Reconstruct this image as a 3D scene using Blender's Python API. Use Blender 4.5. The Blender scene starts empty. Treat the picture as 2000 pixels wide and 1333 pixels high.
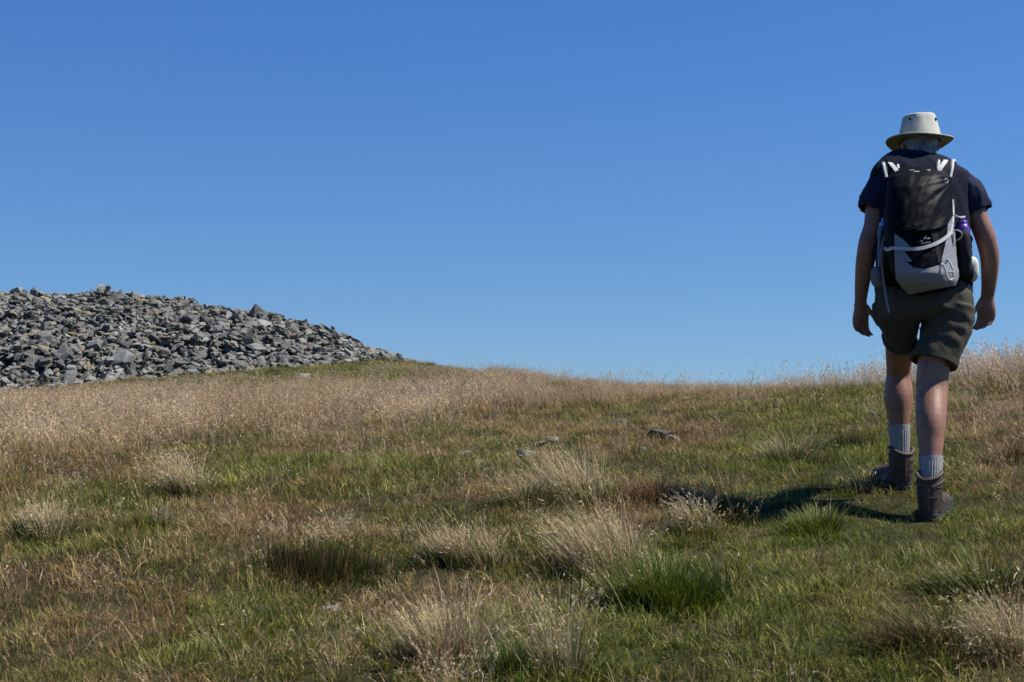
import bpy, bmesh, math, random
import numpy as np
from mathutils import Vector, Matrix, noise as mnoise
from mathutils.geometry import delaunay_2d_cdt

SC = bpy.context.scene
COL = SC.collection

# ------------------------------------------------------------------ camera
F = 3055.0                      # focal length in photo pixels (photo 2000 x 1333)
EYE = 1.5
HROW = 790.0                    # photo row of the eye level
PITCH = math.atan((HROW - 666.5) / F)
cam_d = bpy.data.cameras.new('camera')
cam = bpy.data.objects.new('camera', cam_d)
COL.objects.link(cam)
cam.location = (0, 0, EYE)
cam.rotation_euler = (math.pi / 2 + PITCH, 0, 0)
cam_d.sensor_width = 36.0
cam_d.lens = 36.0 * F / 2000.0
cam_d.clip_start = 0.1
cam_d.clip_end = 20000.0
cam_d.dof.use_dof = True
cam_d.dof.focus_distance = 10.5
cam_d.dof.aperture_fstop = 13.0
SC.camera = cam

# ------------------------------------------------------------------ sky and sun
SUN_EL = math.radians(55.0)
SUN_BACK = math.radians(4.0)    # a little behind the camera's right hand
SV = Vector((math.cos(SUN_EL) * math.cos(SUN_BACK), -math.cos(SUN_EL) * math.sin(SUN_BACK), math.sin(SUN_EL)))
world = bpy.data.worlds.new('World')
SC.world = world
world.use_nodes = True
wn, wl = world.node_tree.nodes, world.node_tree.links
bg = wn['Background']
sky = wn.new('ShaderNodeTexSky')
sky.sky_type = 'NISHITA'
sky.sun_disc = False
sky.sun_elevation = SUN_EL
sky.sun_rotation = math.atan2(SV.x, SV.y)
sky.altitude = 900.0
sky.air_density = 1.6
sky.dust_density = 0.0
sky.ozone_density = 10.0
# very clear upland air: the hazy band of the model sky is pushed below the horizon, over the whole dome alike
SKY_LIFT = 0.1
tc = wn.new('ShaderNodeTexCoord')
sx_ = wn.new('ShaderNodeSeparateXYZ'); wl.new(tc.outputs['Generated'], sx_.inputs[0])
ma = wn.new('ShaderNodeMath'); ma.operation = 'MULTIPLY_ADD'; wl.new(sx_.outputs['Z'], ma.inputs[0])
ma.inputs[1].default_value = 1 - SKY_LIFT; ma.inputs[2].default_value = SKY_LIFT
cx_ = wn.new('ShaderNodeCombineXYZ')
wl.new(sx_.outputs['X'], cx_.inputs['X']); wl.new(sx_.outputs['Y'], cx_.inputs['Y']); wl.new(ma.outputs[0], cx_.inputs['Z'])
nv_ = wn.new('ShaderNodeVectorMath'); nv_.operation = 'NORMALIZE'; wl.new(cx_.outputs[0], nv_.inputs[0])
wl.new(nv_.outputs[0], sky.inputs['Vector'])
hs = wn.new('ShaderNodeHueSaturation'); hs.inputs['Saturation'].default_value = 1.2; hs.inputs['Hue'].default_value = 0.514
wl.new(sky.outputs['Color'], hs.inputs['Color'])
wl.new(hs.outputs['Color'], bg.inputs['Color'])
bg.inputs['Strength'].default_value = 0.0748
sun_d = bpy.data.lights.new('sun', 'SUN')
sun = bpy.data.objects.new('sun', sun_d)
COL.objects.link(sun)
sun.location = (20, -3, 30)
sun.rotation_euler = SV.to_track_quat('Z', 'Y').to_euler()
sun_d.energy = 5.0
sun_d.angle = math.radians(0.53)
sun_d.color = (1.0, 0.95, 0.87)

SC.view_settings.view_transform = 'Standard'
SC.view_settings.look = 'None'
SC.view_settings.gamma = 1.0
SC.view_settings.exposure = 0.6
SC.view_settings.use_curve_mapping = False
SC.cycles.max_bounces = 6
SC.cycles.transparent_max_bounces = 4
SC.cycles.use_denoising = True

# ------------------------------------------------------------------ helpers
CP, SP_ = math.cos(PITCH), math.sin(PITCH)


def P(px, row, Y):
    """photo pixel + depth in metres -> point in the world"""
    x = (px - 1000.0) / F
    v = (666.5 - row) / F
    dy = CP - v * SP_
    t = Y / dy
    return np.array((t * x, Y, EYE + t * (SP_ + v * CP)))


def PV(px, row, Y):
    return Vector(P(px, row, Y))


def proj(X, Y, Z):
    zc = Z - EYE
    d = Y * CP + zc * SP_
    return 1000.0 + F * X / d, 666.5 - F * (-Y * SP_ + zc * CP) / d


def hash2(ix, iy, seed):
    n = (ix.astype(np.int64) * 374761393 + iy.astype(np.int64) * 668265263 + seed * 1442695041) & 0x7fffffff
    n = (n ^ (n >> 13)) * 1274126177 & 0x7fffffff
    n = (n ^ (n >> 16)) * 69069 & 0x7fffffff
    return (n ^ (n >> 15)) & 0xffff


def perlin(x, y, seed=0):
    x = np.asarray(x, float); y = np.asarray(y, float)
    ix, iy = np.floor(x), np.floor(y)
    fx, fy = x - ix, y - iy
    u, v = fx * fx * fx * (fx * (fx * 6 - 15) + 10), fy * fy * fy * (fy * (fy * 6 - 15) + 10)

    def g(ox, oy):
        a = hash2(ix + ox, iy + oy, seed) / 65536.0 * 2 * np.pi
        return np.cos(a) * (fx - ox) + np.sin(a) * (fy - oy)
    a = g(0, 0) * (1 - u) + g(1, 0) * u
    b = g(0, 1) * (1 - u) + g(1, 1) * u
    return (a * (1 - v) + b * v) * 1.5


def fbm(x, y, seed=0, oct=3):
    s, a = 0, 1.0
    for k in range(oct):
        s = s + a * perlin(x * 2 ** k, y * 2 ** k, seed + 17 * k)
        a *= 0.5
    return s


def smooth(a, b, x):
    t = np.clip((x - a) / (b - a), 0, 1)
    return t * t * (3 - 2 * t)


def tag(o, label=None, cat=None, group=None, kind=None):
    if label: o['label'] = label
    if cat: o['category'] = cat
    if group: o['group'] = group
    if kind: o['kind'] = kind
    return o


def link(name, me, parent=None, mat=None):
    o = bpy.data.objects.new(name, me)
    COL.objects.link(o)
    if mat is not None and not me.materials:
        me.materials.append(mat)
    if parent is not None:
        o.parent = parent
        o.matrix_parent_inverse = Matrix.Translation(parent.location).inverted()
    return o


def empty(name, loc):
    o = bpy.data.objects.new(name, None)
    COL.objects.link(o)
    o.location = loc
    o.empty_display_size = 0.1
    return o


def mesh_np(name, V, Fc, attrs=None, smooth_=False):
    """V (n,3), Fc (m,3) triangles or (m,4) quads"""
    V = np.asarray(V, np.float32); Fc = np.asarray(Fc, np.int32)
    me = bpy.data.meshes.new(name)
    k = Fc.shape[1]
    me.vertices.add(len(V)); me.vertices.foreach_set('co', V.ravel())
    me.loops.add(Fc.size); me.loops.foreach_set('vertex_index', Fc.ravel())
    me.polygons.add(len(Fc))
    me.polygons.foreach_set('loop_start', np.arange(0, Fc.size, k, dtype=np.int32))
    me.polygons.foreach_set('loop_total', np.full(len(Fc), k, np.int32))
    me.polygons.foreach_set('use_smooth', np.full(len(Fc), bool(smooth_)))
    for an, arr in (attrs or {}).items():
        arr = np.asarray(arr, np.float32)
        if arr.ndim == 1:
            at = me.attributes.new(an, 'FLOAT', 'POINT'); at.data.foreach_set('value', arr)
        else:
            at = me.attributes.new(an, 'FLOAT_VECTOR', 'POINT'); at.data.foreach_set('vector', arr.ravel())
    me.update(calc_edges=True)
    me.validate()
    return me


# ------------------------------------------------------------------ materials
def newmat(name):
    m = bpy.data.materials.new(name)
    m.use_nodes = True
    return m, m.node_tree.nodes, m.node_tree.links, m.node_tree.nodes['Principled BSDF']


def mixrgb(n, l, a, b, fac, mode='MIX'):
    x = n.new('ShaderNodeMix'); x.data_type = 'RGBA'; x.blend_type = mode
    for sock, val in ((x.inputs['Factor'], fac), (x.inputs[6], a), (x.inputs[7], b)):
        if isinstance(val, bpy.types.NodeSocket):
            l.new(val, sock)
        elif isinstance(val, (int, float)):
            sock.default_value = val
        else:
            sock.default_value = (*val, 1)
    return x.outputs[2]


def ramp(n, l, fac, stops):
    r = n.new('ShaderNodeValToRGB')
    while len(r.color_ramp.elements) < len(stops):
        r.color_ramp.elements.new(0.5)
    for e, (p, c) in zip(r.color_ramp.elements, stops):
        e.position = p
        e.color = (*c, 1) if not isinstance(c, (int, float)) else (c, c, c, 1)
    l.new(fac, r.inputs['Fac'])
    return r.outputs['Color']


def noise_tex(n, l, scale, detail=4, rough=0.55, coord='Object', vec=None):
    t = n.new('ShaderNodeTexNoise')
    t.inputs['Scale'].default_value = scale
    t.inputs['Detail'].default_value = detail
    t.inputs['Roughness'].default_value = rough
    if vec is None:
        c = n.new('ShaderNodeTexCoord')
        vec = c.outputs[coord]
    l.new(vec, t.inputs['Vector'])
    return t.outputs['Fac']


def bump(n, l, bs, height, strength=0.3, dist=0.01):
    b = n.new('ShaderNodeBump')
    b.inputs['Strength'].default_value = strength
    b.inputs['Distance'].default_value = dist
    l.new(height, b.inputs['Height'])
    l.new(b.outputs['Normal'], bs.inputs['Normal'])


def simple(name, col, rough=0.7, var=0.25, scale=40, bmp=0.25, bdist=0.004, spec=0.3, sheen=0.0):
    m, n, l, bs = newmat(name)
    f = noise_tex(n, l, scale, 5)
    c = ramp(n, l, f, ((0.25, tuple(x * (1 - var) for x in col)), (0.75, tuple(min(1, x * (1 + var)) for x in col))))
    l.new(c, bs.inputs['Base Color'])
    bs.inputs['Roughness'].default_value = rough
    bs.inputs['Specular IOR Level'].default_value = spec
    bs.inputs['Sheen Weight'].default_value = sheen
    if bmp:
        f2 = noise_tex(n, l, scale * 3, 4)
        bump(n, l, bs, f2, bmp, bdist)
    return m


def grass_mat(name, instanced):
    """blade colour = tint (per tuft or per blade) x length gradient; thin leaf passes some light"""
    m, n, l, bs = newmat(name)
    tint = n.new('ShaderNodeAttribute'); tint.attribute_name = 'tint'
    tint.attribute_type = 'INSTANCER' if instanced else 'GEOMETRY'
    bl = n.new('ShaderNodeAttribute'); bl.attribute_name = 'bl'
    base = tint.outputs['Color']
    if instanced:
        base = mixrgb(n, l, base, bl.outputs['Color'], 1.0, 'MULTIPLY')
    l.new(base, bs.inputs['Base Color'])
    bs.inputs['Roughness'].default_value = 0.55
    bs.inputs['Specular IOR Level'].default_value = 0.25
    tr = n.new('ShaderNodeBsdfTranslucent')
    l.new(base, tr.inputs['Color'])
    mx = n.new('ShaderNodeMixShader'); mx.inputs['Fac'].default_value = 0.3
    l.new(bs.outputs['BSDF'], mx.inputs[1]); l.new(tr.outputs['BSDF'], mx.inputs[2])
    l.new(mx.outputs['Shader'], n['Material Output'].inputs['Surface'])
    return m


M = {}
M['grass_i'] = grass_mat('grass_instanced', True)
M['grass'] = grass_mat('grass_blades', False)

# ------------------------------------------------------------------ terrain
CT = []                          # control points of the hill: photo pixel, row, depth
for px in (-600, 0, 500, 1000, 1500, 2000, 2600):
    CT.append(P(px, 1333, 4.6))
CT += [P(*a) for a in (
    (1820, 1017, 6.75), (1750, 955, 7.35), (1300, 962, 7.25), (1000, 975, 7.1), (500, 985, 7.0), (0, 990, 7.0), (2000, 955, 7.1), (2300, 940, 7.2), (-500, 990, 7),
    (1800, 815, 10), (1500, 832, 10), (1200, 842, 10), (1000, 848, 10), (500, 855, 10), (0, 862, 10), (2000, 800, 9.8), (2400, 790, 9.8), (-500, 865, 10),
    (1800, 748, 12.6), (2000, 738, 12.0), (2300, 725, 12.0), (1640, 763, 13.8), (1500, 772, 15.5), (1380, 770, 17), (1250, 763, 19), (1100, 752, 23), (1000, 740, 26), (850, 718, 31),
    (1000, 792, 13.5), (500, 804, 14), (0, 810, 14), (-500, 815, 14), (1250, 780, 14),
    (800, 758, 19), (500, 768, 20), (0, 786, 20), (-500, 790, 20), (1000, 758, 19.5),
    (790, 707, 34), (790, 726, 26.5), (500, 737, 26), (300, 745, 26), (0, 772, 26), (-400, 776, 26), (500, 714, 30), (200, 715, 32), (-200, 715, 34),
    (1800, 775, 17), (2100, 765, 16.5), (1640, 785, 20), (1500, 785, 23), (1250, 778, 27), (1100, 770, 33), (950, 755, 38), (790, 738, 44), (200, 745, 46), (-400, 745, 46),
    (1800, 840, 27), (2200, 840, 26), (1500, 850, 33), (1100, 830, 45))]
CT += [np.array(a, float) for a in ((0, 0, 0), (-6, 0, -0.1), (6, 0, 0.1), (0, 2.2, 0.28), (-5, 2.2, 0.2), (5, 2.2, 0.35), (0, -8, -1.3), (-14, -6, -1.2), (14, -6, -0.8),
                                    (18, 8, 0.9), (24, 16, 0.2), (-18, 8, 0.7), (-26, 20, 0.9), (-30, 34, 1.2))]
CT = np.array(CT)


def tps_fit(C, lam=0.02):
    n = len(C)
    d = np.hypot(C[:, None, 0] - C[None, :, 0], C[:, None, 1] - C[None, :, 1])
    K = np.where(d > 0, d * d * np.log(d + 1e-9), 0) + lam * np.eye(n)
    A = np.zeros((n + 3, n + 3))
    Pm = np.c_[np.ones(n), C[:, :2]]
    A[:n, :n] = K; A[:n, n:] = Pm; A[n:, :n] = Pm.T
    return np.linalg.solve(A, np.r_[C[:, 2], 0, 0, 0])


TW = tps_fit(CT)


def ground(X, Y):
    X = np.asarray(X, float); Y = np.asarray(Y, float)
    sh = X.shape
    x, y = X.ravel(), Y.ravel()
    r = np.hypot(x - 0, y - 14)
    xc, yc = np.clip(x, -60, 60), np.clip(y, -40, 90)
    z = TW[-3] + TW[-2] * xc + TW[-1] * yc
    for i in range(len(CT)):
        d = np.hypot(xc - CT[i, 0], yc - CT[i, 1])
        z = z + TW[i] * np.where(d > 0, d * d * np.log(d + 1e-9), 0)
    far = np.maximum(-0.16 * (r - 26), -160.0) + 0.5 + np.where(r > 400, 14 * perlin(x / 500, y / 500, 5), 0)
    s = smooth(27, 50, r)
    z = z * (1 - s) + far * s
    w = 1 - smooth(30, 60, r)
    boots = np.minimum(1, smooth(0.2, 0.75, np.hypot((x - 1.75) / 1.0, (y - 7.15) / 1.2)))
    z = z + w * boots * (0.045 * fbm(x / 1.3, y / 1.3, 3, 2) + 0.022 * fbm(x / 0.42, y / 0.42, 9, 2))
    return z.reshape(sh)


def axis(lo, hi, step, far, grow=1.22):
    a = list(np.arange(lo, hi, step))
    s, v = step, hi
    while v < far:
        a.append(v); s *= grow; v += s
    s, v = step, lo - step
    b = []
    while v > -far:
        b.append(v); s *= grow; v -= s
    return np.array(b[::-1] + a)


gx, gy = axis(-15, 9, 0.13, 9000), axis(3, 40, 0.14, 9000)
GX, GY = np.meshgrid(gx, gy)
GZ = ground(GX, GY)
nx, ny = len(gx), len(gy)
ii = np.arange(nx * ny).reshape(ny, nx)
quads = np.stack([ii[:-1, :-1], ii[:-1, 1:], ii[1:, 1:], ii[1:, :-1]], -1).reshape(-1, 4)
gme = mesh_np('ground', np.stack([GX, GY, GZ], -1).reshape(-1, 3), quads, smooth_=True)
m, n, l, bs = newmat('hill_soil_and_moss')
f1 = noise_tex(n, l, 1.3, 6)
f2 = noise_tex(n, l, 14, 6)
c1 = ramp(n, l, f1, ((0.35, (0.045, 0.032, 0.018)), (0.5, (0.04, 0.045, 0.015)), (0.68, (0.09, 0.065, 0.036))))
c2 = ramp(n, l, f2, ((0.3, (0.4, 0.4, 0.4)), (0.7, (1, 1, 1))))
l.new(mixrgb(n, l, c1, c2, 1.0, 'MULTIPLY'), bs.inputs['Base Color'])
bs.inputs['Roughness'].default_value = 0.95
bs.inputs['Specular IOR Level'].default_value = 0.1
bump(n, l, bs, f2, 0.8, 0.05)
go = link('ground', gme, mat=m)
tag(go, kind='structure')

# ------------------------------------------------------------------ stones
rng = np.random.default_rng(11)
m, n, l, bs = newmat('grey_stone')
at = n.new('ShaderNodeAttribute'); at.attribute_name = 'tint'
geo = n.new('ShaderNodeNewGeometry')
fa = noise_tex(n, l, 9, 6, 0.65, vec=geo.outputs['Position'])
fb = noise_tex(n, l, 34, 5, 0.6, vec=geo.outputs['Position'])
c = mixrgb(n, l, at.outputs['Color'], ramp(n, l, fa, ((0.3, 0.62), (0.7, 1.25))), 1.0, 'MULTIPLY')
c = mixrgb(n, l, c, (0.32, 0.31, 0.22), ramp(n, l, fb, ((0.56, 0.0), (0.72, 0.45))))
l.new(c, bs.inputs['Base Color'])
bs.inputs['Roughness'].default_value = 0.85
bs.inputs['Specular IOR Level'].default_value = 0.25
bump(n, l, bs, fb, 0.6, 0.02)
M['stone'] = m


def hull(pts):
    bm = bmesh.new()
    for p in pts:
        bm.verts.new(p)
    r = bmesh.ops.convex_hull(bm, input=bm.verts)
    bmesh.ops.delete(bm, geom=[v for v in bm.verts if not v.link_faces], context='VERTS')
    bmesh.ops.triangulate(bm, faces=bm.faces)
    bm.verts.index_update()
    V = np.array([v.co[:] for v in bm.verts])
    T = np.array([[v.index for v in f.verts] for f in bm.faces])
    bm.free()
    return V, T


def rock(rg, flat=0.45, npt=13):
    """angular quarried-looking block: hull of points pushed to the faces of a skewed box"""
    p = rg.uniform(-1, 1, (npt, 3))
    k = rg.integers(0, 3, npt)
    s = rg.choice([-1, 1], npt)
    p[np.arange(npt), k] = s * rg.uniform(0.86, 1.0, npt)
    p *= 1 - 0.16 * (np.abs(p[:, :1]) ** 2) * (np.abs(p[:, 1:2]) ** 2)
    p[:, 0] += p[:, 2] * rg.uniform(-0.35, 0.35)
    p[:, 1] += p[:, 2] * rg.uniform(-0.35, 0.35)
    p *= np.array((1.0, rg.uniform(0.55, 0.95), flat * rg.uniform(0.6, 1.5))) * 0.5
    return hull(p)


PAL = np.array(((0.235, 0.225, 0.20), (0.28, 0.27, 0.235), (0.19, 0.185, 0.17), (0.31, 0.30, 0.275), (0.27, 0.235, 0.165), (0.14, 0.135, 0.125), (0.33, 0.265, 0.17), (0.245, 0.20, 0.17)))
PALW = np.array((0.26, 0.22, 0.17, 0.10, 0.07, 0.10, 0.03, 0.05))
ROCKS = [rock(rng, rng.uniform(0.17, 0.46), int(rng.integers(12, 20))) for _ in range(90)]

# ---- the cairn: stones dropped one after another on a height field of the mound
CX, CY, CR = -10.55, 34.0, 8.5
FT = np.array(((0, 1.0), (.12, .99), (.22, .95), (.34, .86), (.48, .73), (.61, .59), (.75, .43), (.86, .20), (.95, .06), (1.0, 0.0), (3, -1.0)))
HM = 1.52


def mound(X, Y):
    r = np.hypot(X - CX, (Y - CY) / 0.97) / CR
    r = r * (1 + 0.035 * perlin(X / 2.1, Y / 2.1, 41))
    return ground(X, Y) + HM * np.interp(r, FT[:, 0], FT[:, 1]) * (1 + 0.05 * perlin(X / 1.4, Y / 1.4, 77))


RES = 0.05
hx, hy = np.arange(-17, -1.5, RES), np.arange(24.5, 38, RES)
HX, HY = np.meshgrid(hx, hy)
TGT = mound(HX, HY)
GRD = ground(HX, HY)
H = np.where(TGT > GRD + 0.005, np.maximum(TGT - 0.45, GRD - 0.08), GRD)
gyy, gxx = np.gradient(TGT, RES)
stones = []
NTRY = 30000
cxs = rng.uniform(-16.6, -2.0, NTRY); cys = rng.uniform(25.0, 37.5, NTRY)
sizes = np.exp(rng.normal(math.log(0.158), 0.41, NTRY)); sizes = np.clip(sizes, 0.08, 0.62)
order = np.argsort(-sizes * rng.uniform(0.35, 1.0, NTRY))
for k in order:
    x, y, s = cxs[k], cys[k], sizes[k]
    ix, iy = int((x - hx[0]) / RES), int((y - hy[0]) / RES)
    if not (8 < ix < len(hx) - 9 and 8 < iy < len(hy) - 9):
        continue
    tg = TGT[iy, ix]
    if tg - GRD[iy, ix] < rng.uniform(-0.02, 0.05) or s > 0.18 + 0.8 * (tg - GRD[iy, ix]):
        continue
    if H[iy, ix] > tg - 0.15 + rng.uniform(0, 0.10):
        continue
    w = max(1, int(s * 0.4 / RES))
    sl = (slice(iy - w, iy + w + 1), slice(ix - w, ix + w + 1))
    patch = H[sl]
    V, T = ROCKS[int(rng.integers(len(ROCKS)))]
    th = V[:, 2].max() - V[:, 2].min()
    nrm = Vector((-gxx[iy, ix] * 0.8, -gyy[iy, ix] * 0.8, 1)).normalized()
    tilt = abs(rng.normal(0, 0.38)) if rng.random() > 0.12 else rng.uniform(0.6, 1.3)
    if s > 0.32:
        tilt = min(tilt, 0.65)
    ax = rng.uniform(0, 2 * math.pi)
    nrm = (nrm + Vector((math.cos(ax), math.sin(ax), 0)) * math.tan(min(tilt, 1.25))).normalized()
    R = nrm.to_track_quat('Z', 'Y').to_matrix() @ Matrix.Rotation(rng.uniform(0, 6.28), 3, 'Z')
    Vw = (V * s) @ np.array(R).T
    low = Vw[:, 2].min(); hi = Vw[:, 2].max()
    zc = np.percentile(patch, 72) - low * (0.62 if s < 0.32 else 0.45)
    if np.percentile(patch, 72) > tg + 0.0:
        continue
    yy, xx = np.mgrid[-w:w + 1, -w:w + 1] / (w + 0.5)
    top = zc + hi * 0.85 * np.sqrt(np.maximum(0, 1 - (xx * xx + yy * yy) * 0.9))
    plane = -(nrm.x * xx + nrm.y * yy) * (w * RES) / max(nrm.z, 0.35) * 0.6
    H[sl] = np.maximum(patch, np.where(xx * xx + yy * yy < 1, np.minimum(top, top + plane), -9))
    px, row = proj(x, y, zc)
    stones.append((s, x, y, zc, Vw, T, px, row, zc + hi))
# the 300 that show largest: big, inside the frame, on the camera side, not buried
score = []
for s, x, y, zc, Vw, T, px, row, topz in stones:
    ix, iy = int((x - hx[0]) / RES), int((y - hy[0]) / RES)
    vis = H[iy, ix] < topz + 0.05 and -10 < px < 830 and (y < CY + 0.8)
    score.append(s if vis else -1)
big = set(np.argsort(score)[::-1][:300].tolist())
cairn = empty('cairn', (CX, CY, float(ground(np.array([CX]), np.array([CY]))[0])))
tag(cairn, 'broad low heap of loose grey angular stones on the grassy summit at left', 'cairn')


def stone_tint(rg):
    return PAL[rg.choice(len(PAL), p=PALW)] * np.array((0.96, 1.0, 0.99)) * rg.uniform(0.44, 0.84)


fv, ff, ft, off = [], [], [], 0
for i, (s, x, y, zc, Vw, T, px, row, topz) in enumerate(stones):
    tint = stone_tint(rng)
    if i in big:
        me = mesh_np('stone', Vw, T, {'tint': np.tile(tint, (len(Vw), 1))})
        o = bpy.data.objects.new('stone', me); COL.objects.link(o)
        me.materials.append(M['stone'])
        o.location = Vector((x, y, zc)) - cairn.location
        o.parent = cairn
    else:
        fv.append(Vw + np.array((x, y, zc))); ff.append(T + off); ft.append(np.tile(tint, (len(Vw), 1))); off += len(Vw)
me = mesh_np('small_stones', np.vstack(fv), np.vstack(ff), {'tint': np.vstack(ft)})
tag(link('small_stones', me, cairn, M['stone']), kind='stuff')
# rubble body under the loose stones
cx_, cy_ = np.meshgrid(np.arange(-20, -1.6, 0.22), np.arange(25, 43, 0.22))
cz_ = np.maximum(mound(cx_, cy_) - 0.42, ground(cx_, cy_) - 0.12) + 0.03 * perlin(cx_ / 0.3, cy_ / 0.3, 4)
q = np.arange(cx_.size).reshape(cx_.shape)
qs = np.stack([q[:-1, :-1], q[:-1, 1:], q[1:, 1:], q[1:, :-1]], -1).reshape(-1, 4)
me = mesh_np('rubble_core', np.stack([cx_, cy_, cz_], -1).reshape(-1, 3), qs, {'tint': np.tile((0.1, 0.1, 0.1), (cx_.size, 1))})
link('rubble_core', me, cairn, M['stone'])
print('stones', len(stones), 'big', len(big))

# ---- single stones lying in the grass
def find_Y(px, row, lo=4.0, hi=40.0):
    """where the sight line of a photo pixel first meets the hill"""
    Ys = np.linspace(lo, hi, 2400)
    p0, p1 = P(px, row, 1.0), P(px, row, 2.0)
    d = p1 - p0
    Xs = p0[0] + d[0] * (Ys - 1); Zs = p0[2] + d[2] * (Ys - 1)
    g = ground(Xs, Ys)
    hit = np.nonzero(g >= Zs)[0]
    return (Xs[hit[0]], Ys[hit[0]], g[hit[0]]) if len(hit) else None


LOOSE = (
    (588, 741, 0.30, 3, 'flat pale grey stone on the green bank below the cairn'),
    (1207, 828, 0.15, 5, 'dark stone at the mossy hummock right of the photo centre'),
    (1075, 860, 0.085, 3, 'small pale grey stone in the thin grass left of the mossy hummock'),
    (1052, 868, 0.085, 1, 'low grey stone nestled against a pale stone in the thin grass'),
    (1030, 897, 0.12, 3, 'pale grey stone just behind the big dry tussock'),
    (908, 890, 0.11, 1, 'grey stone alone in the grass at the edge of the tall dry grass'),
    (938, 857, 0.06, 3, 'smallest grey stone at the foot of the tall dry grass'),
    (1290, 852, 0.15, 5, 'dark low stone right of the mossy hummock'),
    (1318, 860, 0.09, 0, 'grey stone at the tip of the dark low stone'),
    (1252, 880, 0.06, 3, 'little pale stone in front of the mossy hummock'),
    (1450, 795, 0.09, 3, 'pale stone at the top edge of the green turf below the skyline'),
    (1512, 798, 0.11, 5, 'dark flat stone at the top edge of the green turf'),
    (1370, 830, 0.09, 1, 'grey stone in the brown turf below the skyline'),
    (924, 752, 0.34, 3, 'pale slab lying in the dry grass near the skyline'),
    (832, 786, 0.42, 3, 'pale flat slab half hidden in the tall dry grass'),
    (648, 1194, 0.07, 1, 'small grey stone in the foreground turf below the dark rush clump'),
    (1705, 812, 0.09, 2, 'grey stone in the green turf left of the hiker\'s shin'),
)
rng = np.random.default_rng(5)
for px, row, s, pi, lab in LOOSE:
    h = find_Y(px, row)
    if h is None:
        continue
    V, T = rock(rng, rng.uniform(0.45, 0.6), 18)
    V = V * s * 1.1 * np.array((1, 1, 0.6 if any(k in lab for k in ('flat', 'low ', 'slab')) else 0.85))
    me = mesh_np('stone', V, T, {'tint': np.tile(PAL[pi] * (0.6 if pi in (1, 3) else 0.45), (len(V), 1))})
    o = link('stone', me, mat=M['stone'])
    o.location = (h[0], h[1], h[2] - V[:, 2].min() * 0.2)
    o.rotation_euler = (rng.normal(0, 0.15), rng.normal(0, 0.15), rng.uniform(0, 6.28))
    tag(o, lab, 'stone', 'stones lying in the grass')

# ------------------------------------------------------------------ grass
rng = np.random.default_rng(23)


def blades(base, az, t0, t1, L, W, nseg=4, droop=1.4, twist=None, taper=0.9):
    """ribbons: base (n,3); az lean direction; t0/t1 tilt at foot and tip; returns V, T, t along blade, blade id"""
    nb = len(base)
    d = np.stack([np.cos(az), np.sin(az), np.zeros(nb)], -1)
    tw = (az + np.pi / 2) if twist is None else az + np.pi / 2 + twist
    wv = np.stack([np.cos(tw), np.sin(tw), np.zeros(nb)], -1)
    pts = [base.copy()]
    ts = np.linspace(0, 1, nseg + 1)
    for k in range(nseg):
        tm = (ts[k] + ts[k + 1]) / 2
        th = t0 + (t1 - t0) * tm ** droop
        pts.append(pts[-1] + (L / nseg)[:, None] * (np.sin(th)[:, None] * d + np.cos(th)[:, None] * np.array((0, 0, 1.0))))
    rows, tt = [], []
    for k in range(nseg):
        w = (W * (1 - taper * ts[k] ** 1.6))[:, None] * 0.5
        rows += [pts[k] - wv * w, pts[k] + wv * w]; tt += [ts[k], ts[k]]
    rows.append(pts[nseg]); tt.append(1.0)
    nv = len(rows)
    V = np.stack(rows, 1).reshape(-1, 3)
    f = []
    for k in range(nseg - 1):
        a = 2 * k
        f += [(a, a + 1, a + 3), (a, a + 3, a + 2)]
    f.append((nv - 3, nv - 2, nv - 1))
    T = (np.array(f)[None] + (np.arange(nb) * nv)[:, None, None]).reshape(-1, 3)
    return V, T, np.tile(np.array(tt), nb), np.repeat(np.arange(nb), nv), pts


def seed_heads(pts, rg, n=9, ln=0.055, spread=0.011, sz=0.006):
    """loose panicles round the last part of each stem"""
    tip, prev = pts[-1], pts[-2]
    nb = len(tip)
    ax = tip - prev
    ax /= np.linalg.norm(ax, axis=1)[:, None] + 1e-9
    u = rg.random((nb, n))
    off = rg.normal(0, 1, (nb, n, 3)) * spread * (1.15 - u)[..., None]
    c = tip[:, None] - ax[:, None] * ((1 - u) * ln)[..., None] + off
    a = ax[:, None] * sz * 1.1 + rg.normal(0, sz * 0.5, (nb, n, 3))
    b = rg.normal(0, 1, (nb, n, 3)); b /= np.linalg.norm(b, axis=2)[..., None]; b *= sz * 0.3
    V = np.stack([c - a, c + b, c + a, c - b], 2).reshape(-1, 3)
    k = np.arange(nb * n)[:, None] * 4
    T = np.concatenate([k + (0, 1, 2), k + (0, 2, 3)])
    return V, T


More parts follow.
